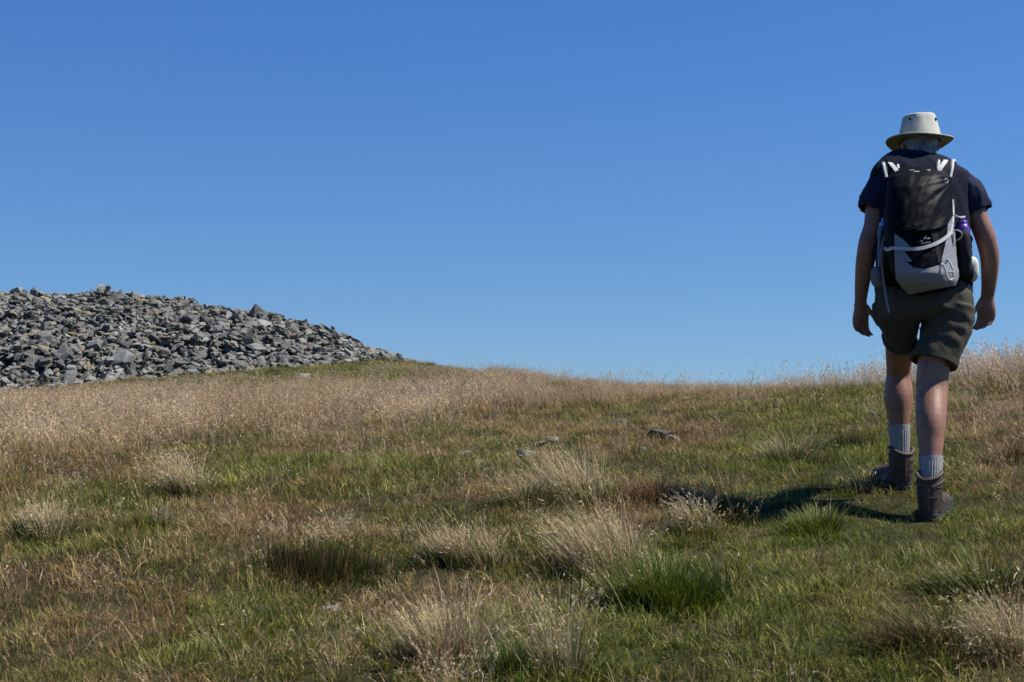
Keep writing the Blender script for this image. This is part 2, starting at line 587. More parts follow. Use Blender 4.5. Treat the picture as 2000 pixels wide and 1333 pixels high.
def proto(name, nb, rad, h, w, tilt, bend, nseg, seedh=0, root=(0.5, 0.52, 0.38), tipc=(1.2, 1.15, 1.0), spread_c=0.25, wind=0.0, headc=(1.2, 1.15, 1.1), sz=0.006, ln=0.055):
    rg = np.random.default_rng(abs(hash(name)) % 1000 if False else sum(map(ord, name)))
    r = rad * np.sqrt(rg.random(nb)); a = rg.uniform(0, 6.283, nb)
    base = np.stack([r * np.cos(a), r * np.sin(a), np.full(nb, -0.012)], -1)
    az = a + rg.normal(0, 0.9, nb)
    t0 = np.abs(rg.normal(tilt * 0.5, tilt * 0.4, nb))
    t1 = t0 + np.abs(rg.normal(bend, bend * 0.5, nb))
    L = rg.uniform(h[0], h[1], nb) * (1 - 0.3 * (r / rad))
    W = rg.uniform(w[0], w[1], nb)
    V, T, t, bid, pts = blades(base, az, t0, t1, L, W, nseg, twist=rg.normal(0, 0.6, nb))
    br = rg.normal(1, spread_c, (nb, 1)).clip(0.4, 1.8) * rg.normal(1, 0.05, (nb, 3))
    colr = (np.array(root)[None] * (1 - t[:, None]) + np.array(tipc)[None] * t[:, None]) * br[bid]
    if seedh:
        sel = rg.random(nb) < seedh
        sv, st = seed_heads([p[sel] for p in pts], rg, sz=sz, ln=ln)
        sc = np.tile(np.array(headc), (len(sv), 1)) * np.repeat(rg.normal(1, 0.15, len(sv) // 4), 4)[:, None]
        T = np.vstack([T, st + len(V)]); V = np.vstack([V, sv]); colr = np.vstack([colr, sc])
    me = mesh_np(name, V, T, {'bl': colr})
    me.materials.append(M['grass_i'])
    return bpy.data.objects.new(name, me)


def collection(name, objs):
    c = bpy.data.collections.new(name)
    for o in objs:
        c.objects.link(o)
    return c


def rot_euler(spin, lx, ly):
    """spin about z, then lean by lx about X and ly about Y -> XYZ eulers"""
    cz, sz = np.cos(spin), np.sin(spin)
    cy, sy = np.cos(ly), np.sin(ly)
    cx, sx = np.cos(lx), np.sin(lx)
    # R = Rx(lx) Ry(ly) Rz(spin)
    r00 = cy * cz; r10 = sx * sy * cz + cx * sz; r20 = -cx * sy * cz + sx * sz
    r21 = cx * sy * sz + sx * cz; r22 = cx * cy
    return np.stack([np.arctan2(r21, r22), -np.arcsin(np.clip(r20, -1, 1)), np.arctan2(r10, r00)], -1)


def scatter(name, pts, rot, scl, idx, tint, col):
    if name not in ('short_turf', 'tall_seed_stalks'):   # the green clumps stand clear of dead grass
        fx, fy = proj(pts[:, 0], pts[:, 1], pts[:, 2])
        q = np.ones(len(pts), bool)
        for cx, cy, rx, ry in ((630, 1135, 120, 42), (1290, 1195, 150, 40), (1610, 1040, 75, 25), (1900, 1165, 90, 30), (1420, 990, 90, 25)):
            q &= ((fx - cx) / rx) ** 2 + ((fy - cy) / ry) ** 2 > 1
        pts, rot, scl, idx, tint = pts[q], rot[q], scl[q], idx[q], tint[q]
    if name != 'short_turf':                       # nothing tall where the hiker treads
        q = (np.hypot((pts[:, 0] - 1.72) / 0.42, (pts[:, 1] - 6.85) / 0.7) > 1) | (rng.random(len(pts)) < 0.12 * (name == 'dead_grass'))
        pts, rot, scl, idx, tint = pts[q], rot[q], scl[q], idx[q], tint[q]
    tint = tint * (1.17 if name == 'short_turf' else 1.0)
    me = bpy.data.meshes.new(name)
    nn = len(pts)
    me.vertices.add(nn); me.vertices.foreach_set('co', np.asarray(pts, np.float32).ravel())
    for an, ty, arr in (('rot', 'FLOAT_VECTOR', rot), ('scl', 'FLOAT', scl), ('idx', 'INT', idx), ('tint', 'FLOAT_VECTOR', tint)):
        a = me.attributes.new(an, ty, 'POINT')
        a.data.foreach_set('vector' if ty == 'FLOAT_VECTOR' else 'value', np.ascontiguousarray(arr, np.int32 if ty == 'INT' else np.float32).ravel())
    o = bpy.data.objects.new(name, me); COL.objects.link(o)
    ng = bpy.data.node_groups.new(name, 'GeometryNodeTree')
    ng.interface.new_socket('Geometry', in_out='INPUT', socket_type='NodeSocketGeometry')
    ng.interface.new_socket('Geometry', in_out='OUTPUT', socket_type='NodeSocketGeometry')
    N, Lk = ng.nodes, ng.links
    gi, goo = N.new('NodeGroupInput'), N.new('NodeGroupOutput')
    ci = N.new('GeometryNodeCollectionInfo'); ci.inputs['Collection'].default_value = col
    ci.inputs['Separate Children'].default_value = True; ci.inputs['Reset Children'].default_value = True
    ip = N.new('GeometryNodeInstanceOnPoints'); ip.inputs['Pick Instance'].default_value = True
    def na(an, ty):
        q = N.new('GeometryNodeInputNamedAttribute'); q.data_type = ty; q.inputs['Name'].default_value = an
        return [s for s in q.outputs if s.enabled and s.name == 'Attribute'][0]
    Lk.new(gi.outputs[0], ip.inputs['Points'])
    Lk.new(ci.outputs[0], ip.inputs['Instance'])
    Lk.new(na('idx', 'INT'), ip.inputs['Instance Index'])
    Lk.new(na('rot', 'FLOAT_VECTOR'), ip.inputs['Rotation'])
    Lk.new(na('scl', 'FLOAT'), ip.inputs['Scale'])
    Lk.new(ip.outputs[0], goo.inputs[0])
    o.modifiers.new('scatter', 'NODES').node_group = ng
    return o


def wedge(density, y0, y1, rg, pad=0.7):
    """random points over the part of the hill the photo shows"""
    out = []
    ys = np.linspace(y0, y1, 40)
    for a, b in zip(ys[:-1], ys[1:]):
        hw = 0.345 * b + pad
        nn = rg.poisson(density((a + b) / 2) * (b - a) * 2 * hw)
        out.append(np.stack([rg.uniform(-hw, hw, nn), rg.uniform(a, b, nn)], -1))
    p = np.vstack(out)
    z = ground(p[:, 0], p[:, 1])
    px, row = proj(p[:, 0], p[:, 1], z)
    # keep out of the heap of stones
    rr = np.hypot(p[:, 0] - CX, (p[:, 1] - CY) / 0.97) / CR
    ok = (rr > 0.965 + 0.03 * perlin(p[:, 0], p[:, 1], 8)) & (p[:, 1] < 45)
    return p[ok, 0], p[ok, 1], z[ok], px[ok], row[ok]


TB = np.array(((-400, 930), (0, 925), (250, 905), (500, 882), (800, 845), (1000, 818), (1200, 796), (1400, 780), (1600, 778), (1680, 752), (1860, 750), (1930, 765), (2000, 780), (2400, 800)))


def regions(x, y, px, row):
    """what grows where: tall dry grass, greenness of the short turf (0..1), brown heath (0..1)"""
    nz = fbm(x / 1.1, y / 1.1, 31, 3)
    nz2 = fbm(x / 0.35, y / 0.35, 57, 2)
    nb = np.interp(px, TB[:, 0], TB[:, 1])
    k = 0.22 * (nb - 700)
    tall = smooth(-1, 1, (nb - row + 26 * nz + 14 * nz2) / np.maximum(k, 12))
    g = 0.47 + 0.42 * nz + 0.3 * nz2
    def blob(cx, cy, rx, ry):
        return np.exp(-((px - cx) / rx) ** 2 - ((row - cy) / ry) ** 2)
    # green path under and beside the hiker
    g = g + 0.3 * blob(1250, 1230, 260, 90) + 0.35 * blob(1750, 1120, 260, 120) + 0.6 * blob(1680, 860, 200, 85) + 0.6 * blob(1660, 1000, 280, 100) + 0.6 * blob(1600, 1230, 300, 120) + 0.35 * blob(1100, 1290, 200, 60)
    g = g + 0.35 * blob(620, 940, 240, 40) + 0.25 * blob(250, 1130, 160, 50) + 0.3 * blob(830, 1000, 120, 40)
    g = g - 0.55 * blob(1960, 880, 80, 90) - 0.5 * blob(1960, 1270, 110, 90) - 0.4 * blob(1290, 850, 130, 30) - 0.35 * blob(120, 1230, 200, 90) - 0.3 * blob(450, 1010, 200, 50) - .3 * blob(830, 1190, 160, 50)
    bank = blob(600, 728, 200, 17)
    tall = tall * (1 - 0.85 * bank) 
    tall = tall * (1 - 0.55 * blob(420, 795, 130, 9)) * (1 - 0.6 * blob(1000, 775, 260, 12))
    g = g + 0.7 * bank
    rr = np.hypot(x - CX, (y - CY) / 0.97) / CR
    tall = tall * (0.12 + 0.88 * smooth(1.02, 1.3, rr + 0.05 * nz))
    br = np.clip(0.35 + 0.8 * fbm(x / 0.8 + 40, y / 0.8, 71, 2) + 0.4 * blob(1290, 850, 140, 35) + 0.4 * blob(1950, 890, 80, 70) + 0.3 * blob(150, 1200, 260, 90) + 0.25 * blob(1650, 1070, 120, 30), 0, 1)
    return tall, np.clip(g, 0, 1), br


DGREEN = np.array((0.088, 0.122, 0.020)); YGREEN = np.array((0.28, 0.255, 0.068))
BROWN = np.array((0.215, 0.13, 0.062)); DEAD = np.array((0.43, 0.33, 0.18)); DRY = np.array((0.39, 0.285, 0.155)); PALE = np.array((0.56, 0.455, 0.30))


def mixc(a, b, t):
    return a * (1 - t[:, None]) + b * t[:, None]


# --- short turf
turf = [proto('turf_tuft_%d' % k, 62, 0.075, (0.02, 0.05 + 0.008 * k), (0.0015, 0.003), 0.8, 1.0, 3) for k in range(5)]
x, y, z, px, row = wedge(lambda Y: 260 if Y < 8 else (180 if Y < 12 else (80 if Y < 20 else 40)), 4.1, 38, rng)
tall, g, br = regions(x, y, px, row)
nn = len(x)
j = rng.random(nn)
gg = np.clip(g + rng.normal(0, 0.22, nn), 0, 1)
tint = mixc(mixc(np.tile(BROWN, (nn, 1)), np.tile(DEAD, (nn, 1)), (j * (1 - 0.7 * br))), mixc(np.tile(DGREEN, (nn, 1)), np.tile(YGREEN, (nn, 1)), rng.random(nn) ** 1.6), smooth(0.28, 0.62, gg))
tint *= np.exp(rng.normal(0, 0.26, (nn, 1))).clip(0.5, 1.7)
scl = rng.uniform(0.7, 1.35, nn) * (1 + 0.25 * smooth(0.3, 0.8, g)) * (1 - 0.35 * np.exp(-((px - 1680) / 260) ** 2 - ((row - 1010) / 70) ** 2))
scl *= np.where(y > 12, 1.35, 1.12)
o = scatter('short_turf', np.stack([x, y, z], -1), rot_euler(rng.uniform(0, 6.28, nn), rng.normal(0, .12, nn), rng.normal(-0.08, .12, nn)), scl, rng.integers(0, 5, nn), tint, collection('turf tufts', turf))
tag(o, 'short green and brown turf covering the hillside', 'grass', kind='stuff')

# --- low thatch of dead leaves and sprigs between the turf
thatch = [proto('thatch_tuft_%d' % k, 26, 0.09, (0.05, 0.15), (0.0018, 0.0034), 1.0, 1.5, 4, root=(0.6, 0.55, 0.5)) for k in range(4)]
x, y, z, px, row = wedge(lambda Y: 75 if Y < 9 else (50 if Y < 14 else 18), 4.1, 36, rng)
tall, g, br = regions(x, y, px, row)
keep = rng.random(len(x)) < np.clip(1.1 - 1.15 * g + 0.25 * tall, 0.12, 1)
x, y, z, px, row, tall, g, br = [a[keep] for a in (x, y, z, px, row, tall, g, br)]
nn = len(x)
tint = mixc(np.tile(DEAD, (nn, 1)), np.tile(BROWN, (nn, 1)) * np.array((1.15, 0.95, 0.9)), np.clip(br + rng.normal(0, .25, nn), 0, 1))
tint *= np.exp(rng.normal(0, 0.38, (nn, 1))).clip(0.45, 1.9)
o = scatter('dead_grass', np.stack([x, y, z], -1), rot_euler(rng.uniform(0, 6.28, nn), rng.normal(0, .2, nn), rng.normal(-0.15, .2, nn)), rng.uniform(0.6, 1.2, nn), rng.integers(0, 4, nn), tint, collection('thatch tufts', thatch))
tag(o, 'brown and straw coloured dead grass between the green turf', 'grass', kind='stuff')

# --- tall dry grass with seed heads
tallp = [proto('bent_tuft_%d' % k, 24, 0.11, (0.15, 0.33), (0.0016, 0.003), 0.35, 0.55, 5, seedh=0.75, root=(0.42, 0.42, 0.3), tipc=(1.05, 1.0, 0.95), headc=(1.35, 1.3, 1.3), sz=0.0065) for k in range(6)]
x, y, z, px, row = wedge(lambda Y: 75 if Y < 16 else (52 if Y < 24 else 34), 4.1, 44, rng)
tall, g, br = regions(x, y, px, row)
clump = fbm(x / 0.55, y / 0.55, 91, 2)
pk = np.clip(tall, 0, 1) * (0.75 + 0.5 * clump) * (0.42 + 0.75 * smooth(-0.45, 0.35, fbm(x / 2.6, y / 1.5, 201, 3))) + 0.05 + 0.10 * smooth(0.35, 0.9, clump) * (1 - g)
# on the trodden turf round the hiker next to nothing stands up
path = np.exp(-((px - 1690) / 210) ** 2 - ((row - 960) / 130) ** 2) + np.exp(-((px - 1640) / 190) ** 2 - ((row - 1200) / 140) ** 2)
pk *= 1 - 0.85 * np.clip(path, 0, 1) * (row > 770)
pk = pk + 0.42 * np.exp(-((px - 1985) / 70) ** 2 - ((row - 1260) / 90) ** 2) + 0.3 * np.exp(-((px - 860) / 130) ** 2 - ((row - 1290) / 70) ** 2)
pk = pk * (1 - 0.62 * smooth(1640, 1880, px) * (row < 790)) + 0.16 * smooth(1850, 1960, px) * (row > 770) * (row < 960)
keep = rng.random(len(x)) < pk
x, y, z, px, row, tall, g, br = [a[keep] for a in (x, y, z, px, row, tall, g, br)]
nn = len(x)
red = smooth(-0.5, 0.6, fbm(x / 1.7, y / 1.7, 13, 2))
tint = mixc(np.tile(DRY, (nn, 1)), np.tile(PALE, (nn, 1)), np.clip(rng.random(nn) * 0.5 + 0.2 * (px < 400) + 0.7 * fbm(x / 1.2, y / 0.8, 303, 2), 0, 1))
tint = mixc(tint, np.tile(np.array((0.30, 0.195, 0.115)), (nn, 1)), red * 0.6)
tint = mixc(tint, np.tile(np.array((0.50, 0.40, 0.29)), (nn, 1)), 0.6 * smooth(1600, 1900, px) * (row < 800))
tint *= rng.normal(1, 0.16, (nn, 1)).clip(0.5, 1.5)
ridge = smooth(12, 15, y)
rr = np.hypot(x - CX, (y - CY) / 0.97) / CR
scl = rng.uniform(0.55, 1.1, nn) * np.where(tall > 0.4, 1.0, 0.72) * (0.45 + 0.55 * smooth(1.0, 1.35, rr)) * (1 - 0.42 * smooth(13, 21, y) * (px < 950)) * (1 - 0.42 * smooth(950, 1150, px) * (1 - smooth(1600, 1760, px)) * smooth(11, 14, y)) * (1 + 0.3 * smooth(1640, 1950, px) * (row < 780))
o = scatter('tall_dry_grass', np.stack([x, y, z], -1), rot_euler(rng.uniform(0, 6.28, nn), rng.normal(0, .10, nn), rng.normal(-0.17, .13, nn)), scl, rng.integers(0, 6, nn), tint, collection('bent tufts', tallp))
tag(o, 'tall straw coloured grass with pale seed heads below the skyline', 'grass', kind='stuff')
print('tall', nn)


# --- loose straw: single bent blades and thin stems all over the slope
wisp = [proto('straw_wisp_%d' % k, 8, 0.10, (0.08, 0.21), (0.0016, 0.003), 0.7, 1.0, 5, seedh=0.1, root=(0.5, 0.5, 0.38), tipc=(1.1, 1.05, 1.0), spread_c=0.3, sz=0.005, ln=0.04) for k in range(6)]
x, y, z, px, row = wedge(lambda Y: 95 if Y < 9 else (60 if Y < 14 else 8), 4.1, 24, rng)
tall, g, br = regions(x, y, px, row)
path = np.exp(-((px - 1690) / 200) ** 2 - ((row - 960) / 110) ** 2) + 0.8 * np.exp(-((px - 1640) / 190) ** 2 - ((row - 1200) / 130) ** 2)
pk = np.clip(0.75 - 0.6 * g + 0.5 * fbm(x / 0.7, y / 0.7, 19, 2), 0.08, 0.95) * (1 - 0.8 * np.clip(path, 0, 1))
keep = rng.random(len(x)) < pk
x, y, z, px, row, br = [a[keep] for a in (x, y, z, px, row, br)]
nn = len(x)
tint = mixc(np.tile(DRY, (nn, 1)), np.tile(PALE, (nn, 1)), rng.random(nn))
tint = mixc(tint, np.tile(np.array((0.30, 0.21, 0.15)), (nn, 1)), br * rng.random(nn)) * np.exp(rng.normal(0, .25, (nn, 1)))
o = scatter('loose_straw', np.stack([x, y, z], -1), rot_euler(rng.uniform(0, 6.28, nn), rng.normal(0, .2, nn), rng.normal(-0.2, .2, nn)), rng.uniform(0.5, 1.1, nn), rng.integers(0, 6, nn), tint, collection('straw wisps', wisp))
tag(o, 'thin pale straw blades scattered through the turf', 'grass', kind='stuff')

# --- sparse tall stalks with open heads standing above the rest
stalk = [proto('stalk_tuft_%d' % k, 7, 0.12, (0.26, 0.46), (0.0016, 0.0026), 0.3, 0.35, 5, seedh=1.0, root=(0.6, 0.55, 0.4), tipc=(0.95, 0.92, 0.9), headc=(1.25, 1.25, 1.25), sz=0.0085, ln=0.10) for k in range(5)]
x, y, z, px, row = wedge(lambda Y: 26 if Y < 12 else 20, 4.3, 30, rng)
tall, g, br = regions(x, y, px, row)
pk = 0.16 * tall + 0.006 + 0.75 * smooth(1560, 1760, px) * (row < 765) * (y > 11) + 0.16 * smooth(1850, 1980, px) * (row < 930) + 0.12 * (px > 1900) * (row > 1150)
rr = np.hypot(x - CX, (y - CY) / 0.97) / CR
keep = (rng.random(len(x)) < pk) & (rr > 1.12)
x, y, z, px, row = [a[keep] for a in (x, y, z, px, row)]
nn = len(x)
tint = mixc(np.tile(DRY, (nn, 1)), np.tile(PALE, (nn, 1)), rng.random(nn)) * rng.normal(1, .15, (nn, 1)).clip(.5, 1.5)
o = scatter('tall_seed_stalks', np.stack([x, y, z], -1), rot_euler(rng.uniform(0, 6.28, nn), rng.normal(0, .12, nn), rng.normal(-0.15, .16, nn)), rng.uniform(0.55, 1.05, nn), rng.integers(0, 5, nn), tint, collection('stalk tufts', stalk))
tag(o, 'thin tall seed stalks standing above the grass along the skyline', 'grass', kind='stuff')

# --- tussocks one can point at
def tussock(name, px, row, dia, parts, label, wind=(-0.35, 0.12), group='grass tussocks on the slope', cat='tussock'):
    """parts: (part name, blades, length range, width, colour root, colour tip, spread tilt, bend, seed share, ring)"""
    h = find_Y(px, row)
    dia = dia * 0.72
    rg = np.random.default_rng(int(px * 7 + row))
    root = empty(name, h)
    tag(root, label, cat, group)
    for pn, nb, Lr, W, c0, c1, tilt, bend, sh, rad in parts:
        nb = int(nb * 0.95)
        nk = 6
        kc = rg.uniform(0.15, 0.85, nk) * rad * dia / 2; ka = rg.uniform(0, 6.283, nk); kl = rg.uniform(0.62, 1.12, nk)
        ki = rg.choice(nk, nb, p=rg.dirichlet(np.full(nk, 2.2)))
        r = rad * dia / 2 * 0.62 * rg.random(nb) ** 0.5 * np.where(rg.random(nb) < 0.15, 1.9, 1.0); a = rg.uniform(0, 6.283, nb)
        bx, by = (r * np.cos(a) + kc[ki] * np.cos(ka[ki])) * 1.15, (r * np.sin(a) + kc[ki] * np.sin(ka[ki])) * 0.85
        r = np.minimum(np.hypot(bx, by), dia / 2 * 1.05); a = np.arctan2(by, bx)
        gz = ground(h[0] + bx, h[1] + by) - h[2]
        base = np.stack([bx, by, gz - 0.01], -1)
        lean = tilt * (r / (dia / 2)) * rg.uniform(0.5, 1.3, nb)
        dv = np.stack([np.cos(a) * lean + wind[0] * rg.uniform(0.5, 1.3, nb) + rg.normal(0, .12, nb), np.sin(a) * lean + wind[1] * rg.uniform(0.4, 1.4, nb) + rg.normal(0, .12, nb)], -1)
        az = np.arctan2(dv[:, 1], dv[:, 0]); t0 = np.hypot(dv[:, 0], dv[:, 1]) * 0.7
        t1 = t0 + np.abs(rg.normal(bend, bend * 0.45, nb))
        L = rg.uniform(Lr[0] * 0.6, Lr[1], nb) * kl[ki] * (1 - 0.25 * (r / (dia / 2)))
        V, T, t, bid, pts = blades(base, az, t0, t1, L, rg.uniform(0.7, 1.3, nb) * W, 5, twist=rg.normal(0, .7, nb))
        br = rg.normal(1, 0.2, (nb, 1)).clip(0.45, 1.6) * rg.normal(1, 0.06, (nb, 3))
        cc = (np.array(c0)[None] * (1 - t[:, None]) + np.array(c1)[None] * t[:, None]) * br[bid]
        if sh:
            sel = rg.random(nb) < sh
            sv, st = seed_heads([p[sel] for p in pts], rg)
            sc = np.tile(np.array(c1) * 1.15, (len(sv), 1)) * np.repeat(rg.normal(1, .15, len(sv) // 4), 4)[:, None]
            T = np.vstack([T, st + len(V)]); V = np.vstack([V, sv]); cc = np.vstack([cc, sc])
        me = mesh_np(pn, V, T, {'tint': (cc * 0.88).clip(0.004, 0.9)})
        o = bpy.data.objects.new(pn, me); COL.objects.link(o)
        me.materials.append(M['grass']); o.parent = root
        o['kind'] = 'stuff'
    return root


GB = ('green_blades', 420, (0.10, 0.20), 0.0042, (0.02, 0.035, 0.008), (0.10, 0.14, 0.03), 0.9, 0.5, 0, 0.95)


def gb(nb=420, L=(0.1, 0.2), W=0.0042, c0=(0.025, 0.036, 0.006), c1=(0.105, 0.125, 0.022), tilt=0.9, bend=0.5, rad=0.95):
    return ('green_blades', nb, L, W, c0, c1, tilt, bend, 0, rad)


def db(nb=420, L=(0.16, 0.34), W=0.0032, c0=(0.24, 0.19, 0.085), c1=(0.52, 0.41, 0.235), tilt=0.5, bend=0.6, sh=0.15, rad=0.8):
    return ('dry_blades', nb, L, W, c0, c1, tilt, bend, sh, rad)


def bb(nb=300, L=(0.1, 0.2), W=0.003, c0=(0.05, 0.035, 0.015), c1=(0.17, 0.09, 0.04), tilt=0.5, bend=0.4, sh=0.0, rad=1.0):
    return ('brown_blades', nb, L, W, c0, c1, tilt, bend, sh, rad)


T_ = tussock
T_('grass_tussock', 1120, 985, 0.60, (gb(520, (0.10, 0.2), rad=1.0), db(760, (0.2, 0.36), bend=0.75)), 'wide straw coloured tussock with green foot, left of the hiker\'s shadow')
T_('grass_tussock', 1010, 985, 0.26, (gb(260, (0.10, 0.18)), db(130, (0.14, 0.26))), 'smaller greenish tussock against the left side of the wide straw tussock')
T_('grass_tussock', 1185, 1125, 0.46, (gb(160, (0.1, 0.18)), db(900, (0.24, 0.42), tilt=0.6, bend=0.7)), 'tall bleached tussock leaning left behind the dark green one')
T_('grass_tussock', 1262, 1185, 0.54, (gb(1250, (0.18, 0.32), 0.0052, (0.02, 0.03, 0.003), (0.125, 0.165, 0.012), 0.85, 0.6, 0.85), db(50, (0.2, 0.3), sh=.7)), 'large glossy dark green tussock in the foreground')
T_('grass_tussock', 1400, 1165, 0.24, (gb(420, (0.12, 0.22), 0.0045, (0.015, 0.028, 0.006), (0.07, 0.11, 0.025)), bb(120, (0.1, 0.2))), 'dull green tuft at the right of the large dark green tussock')
T_('rush_clump', 635, 1125, 0.56, (gb(1500, (0.10, 0.17), 0.0036, (0.012, 0.02, 0.004), (0.07, 0.085, 0.018), 0.25, 0.15), bb(520, (0.13, 0.19), 0.0032, (0.015, 0.014, 0.005), (0.12, 0.06, 0.024), 0.25, 0.15)), 'dense dark rush clump with reddish brown tops', wind=(0.0, 0.0), cat='rush clump')
T_('rush_clump', 550, 1112, 0.26, (gb(420, (0.09, 0.17), 0.0034, (0.012, 0.02, 0.004), (0.075, 0.095, 0.02), 0.3, 0.15), bb(200, (0.1, 0.18), 0.003, (0.02, 0.018, 0.006), (0.12, 0.065, 0.028), 0.3, 0.15)), 'low dark rush clump beside the larger reddish topped one', wind=(0, 0), cat='rush clump')
T_('grass_tussock', 645, 1052, 0.34, (db(210, (0.08, 0.17), bend=0.8, sh=.3),), 'bleached dry tussock just behind the dark rush clump', wind=(-0.2, 0.2))
T_('grass_tussock', 545, 1050, 0.22, (db(90, (0.08, 0.17), bend=0.6, sh=.3),), 'thin dry tussock behind the left end of the dark rush clump', wind=(-0.2, 0.2))
T_('grass_tussock', 880, 1102, 0.34, (gb(620, (0.08, 0.16)), db(420, (0.16, 0.28), bend=0.7)), 'straw topped tussock with green foot midway between rush clump and bleached tussock')
T_('grass_tussock', 950, 1108, 0.22, (gb(320, (0.08, 0.16)), db(260, (0.16, 0.26), bend=0.7)), 'small straw tussock touching the right of the straw topped one')
T_('grass_tussock', 1550, 905, 0.50, (gb(700, (0.12, 0.24), c1=(0.16, 0.185, 0.05)), db(360, (0.18, 0.30), bend=0.9, tilt=1.0)), 'spreading pale green tussock on the turf left of the hiker', wind=(0.05, 0.1))
T_('grass_tussock', 1605, 1038, 0.38, (gb(900, (0.09, 0.18), 0.0042, (0.026, 0.038, 0.004), (0.15, 0.185, 0.018), 1.1, 0.7), db(20, (0.1, 0.2))), 'bright green tuft in front of the hiker\'s shadow', wind=(0.05, 0))
T_('grass_tussock', 1900, 1160, 0.44, (gb(1000, (0.11, 0.22), 0.0044, (0.022, 0.034, 0.004), (0.135, 0.165, 0.018), 1.1, 0.7), db(40, (0.12, 0.24))), 'green tuft in the right foreground below the hiker\'s boots')
T_('grass_tussock', 85, 1050, 0.30, (gb(160, (0.06, 0.13)), db(520, (0.14, 0.27), bend=0.7)), 'pale straw tussock at the left edge of the photo', wind=(-0.15, 0.1))
T_('grass_tussock', 365, 965, 0.34, (gb(260, (0.08, 0.16)), db(380, (0.2, 0.36), bend=0.9, sh=0.6)), 'pale feathery tussock with bent seed heads at left', wind=(-0.3, 0))
T_('grass_tussock', 310, 1030, 0.22, (gb(420, (0.06, 0.13), c1=(0.22, 0.22, 0.04)), db(90, (0.12, 0.22))), 'small yellow green tuft below the feathery tussock', wind=(0.1, 0))
T_('grass_tussock', 1685, 960, 0.22, (gb(260, (0.08, 0.16), c1=(0.15, 0.18, 0.05)), db(110, (0.12, 0.24), bend=.9, tilt=.9)), 'small pale tuft beside the toe of the hiker\'s left boot', wind=(-0.1, 0))
T_('grass_tussock', 870, 1290, 0.34, (gb(300, (0.1, 0.18), c1=(0.15, 0.19, 0.035)), db(620, (0.2, 0.36), bend=0.7, tilt=.7)), 'bleached dry tussock at the bottom edge left of centre', wind=(-0.15, 0.1))
T_('grass_tussock', 1350, 1040, 0.24, (gb(300, (0.08, 0.18), c1=(0.17, 0.16, 0.04)), db(260, (0.16, 0.30), bend=0.8, sh=.4)), 'amber and green tussock at the tip of the hiker\'s shadow', wind=(-0.3, 0))
T_('grass_tussock', 1960, 1290, 0.34, (gb(200, (0.1, 0.18)), db(560, (0.18, 0.32), bend=0.9, tilt=.9, sh=.3)), 'dry bleached tussock in the bottom right corner', wind=(-0.35, 0))
T_('grass_tussock', 1800, 1262, 0.34, (bb(420, (0.14, 0.28), 0.0036, (0.06, 0.04, 0.018), (0.2, 0.13, 0.06), 0.9, 0.9), gb(160, (0.14, 0.26))), 'flattened brown tussock near the bottom right corner', wind=(-0.9, 0))
T_('grass_tussock', 1000, 1315, 0.24, (gb(520, (0.1, 0.2), c1=(0.15, 0.21, 0.035)), db(40, (0.16, 0.28))), 'fresh green tuft at the bottom edge near the centre', wind=(0, 0))
T_('grass_tussock', 1100, 1325, 0.26, (gb(260, (0.1, 0.2)), db(130, (0.2, 0.40), sh=.7, bend=.4)), 'sparse tuft of tall seed stems at the bottom edge', wind=(-0.1, 0))
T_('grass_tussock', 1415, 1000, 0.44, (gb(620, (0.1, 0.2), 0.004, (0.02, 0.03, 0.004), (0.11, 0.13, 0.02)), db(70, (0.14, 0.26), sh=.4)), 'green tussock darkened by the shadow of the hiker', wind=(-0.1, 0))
T_('heather_clump', 1275, 985, 0.34, (bb(620, (0.08, 0.19), 0.0032, (0.04, 0.022, 0.01), (0.2, 0.1, 0.045), 0.7, 0.7, .2),), 'brown heather clump between the wide straw tussock and the shadow', wind=(-0.2, 0), cat='heather')
T_('heather_clump', 1660, 872, 0.40, (gb(420, (0.08, 0.18), 0.004, (0.012, 0.022, 0.004), (0.075, 0.1, 0.02)), bb(300, (0.1, 0.2), c1=(0.15, 0.08, 0.035))), 'dark green and rust clump on the turf beside the hiker\'s left sock', wind=(0, 0), cat='heather')
T_('heather_clump', 1965, 905, 0.34, (bb(620, (0.08, 0.2), 0.0032, (0.04, 0.02, 0.01), (0.2, 0.09, 0.04), 0.9, 0.8), db(60, (0.12, 0.24), sh=.5)), 'rust brown heather clump at the right edge behind the boots', wind=(-0.1, 0), cat='heather')
T_('moss_hummock', 1240, 832, 0.30, (gb(520, (0.03, 0.07), 0.004, (0.03, 0.04, 0.008), (0.12, 0.14, 0.03)),), 'low mossy green hummock beside a dark stone', wind=(0, 0), cat='moss')

# ------------------------------------------------------------------ the hiker
def catmull(A, k=5):
    A = np.asarray(A, float)
    Q = np.vstack([2 * A[0] - A[1], A, 2 * A[-1] - A[-2]])
    out = []
    for i in range(1, len(Q) - 2):
        for t in np.linspace(0, 1, k, endpoint=False):
            a, b, c, d = Q[i - 1], Q[i], Q[i + 1], Q[i + 2]
            out.append(0.5 * (2 * b + (c - a) * t + (2 * a - 5 * b + 4 * c - d) * t * t + (3 * b - 3 * c + d - a) * t ** 3))
    out.append(A[-1])
    return np.array(out)


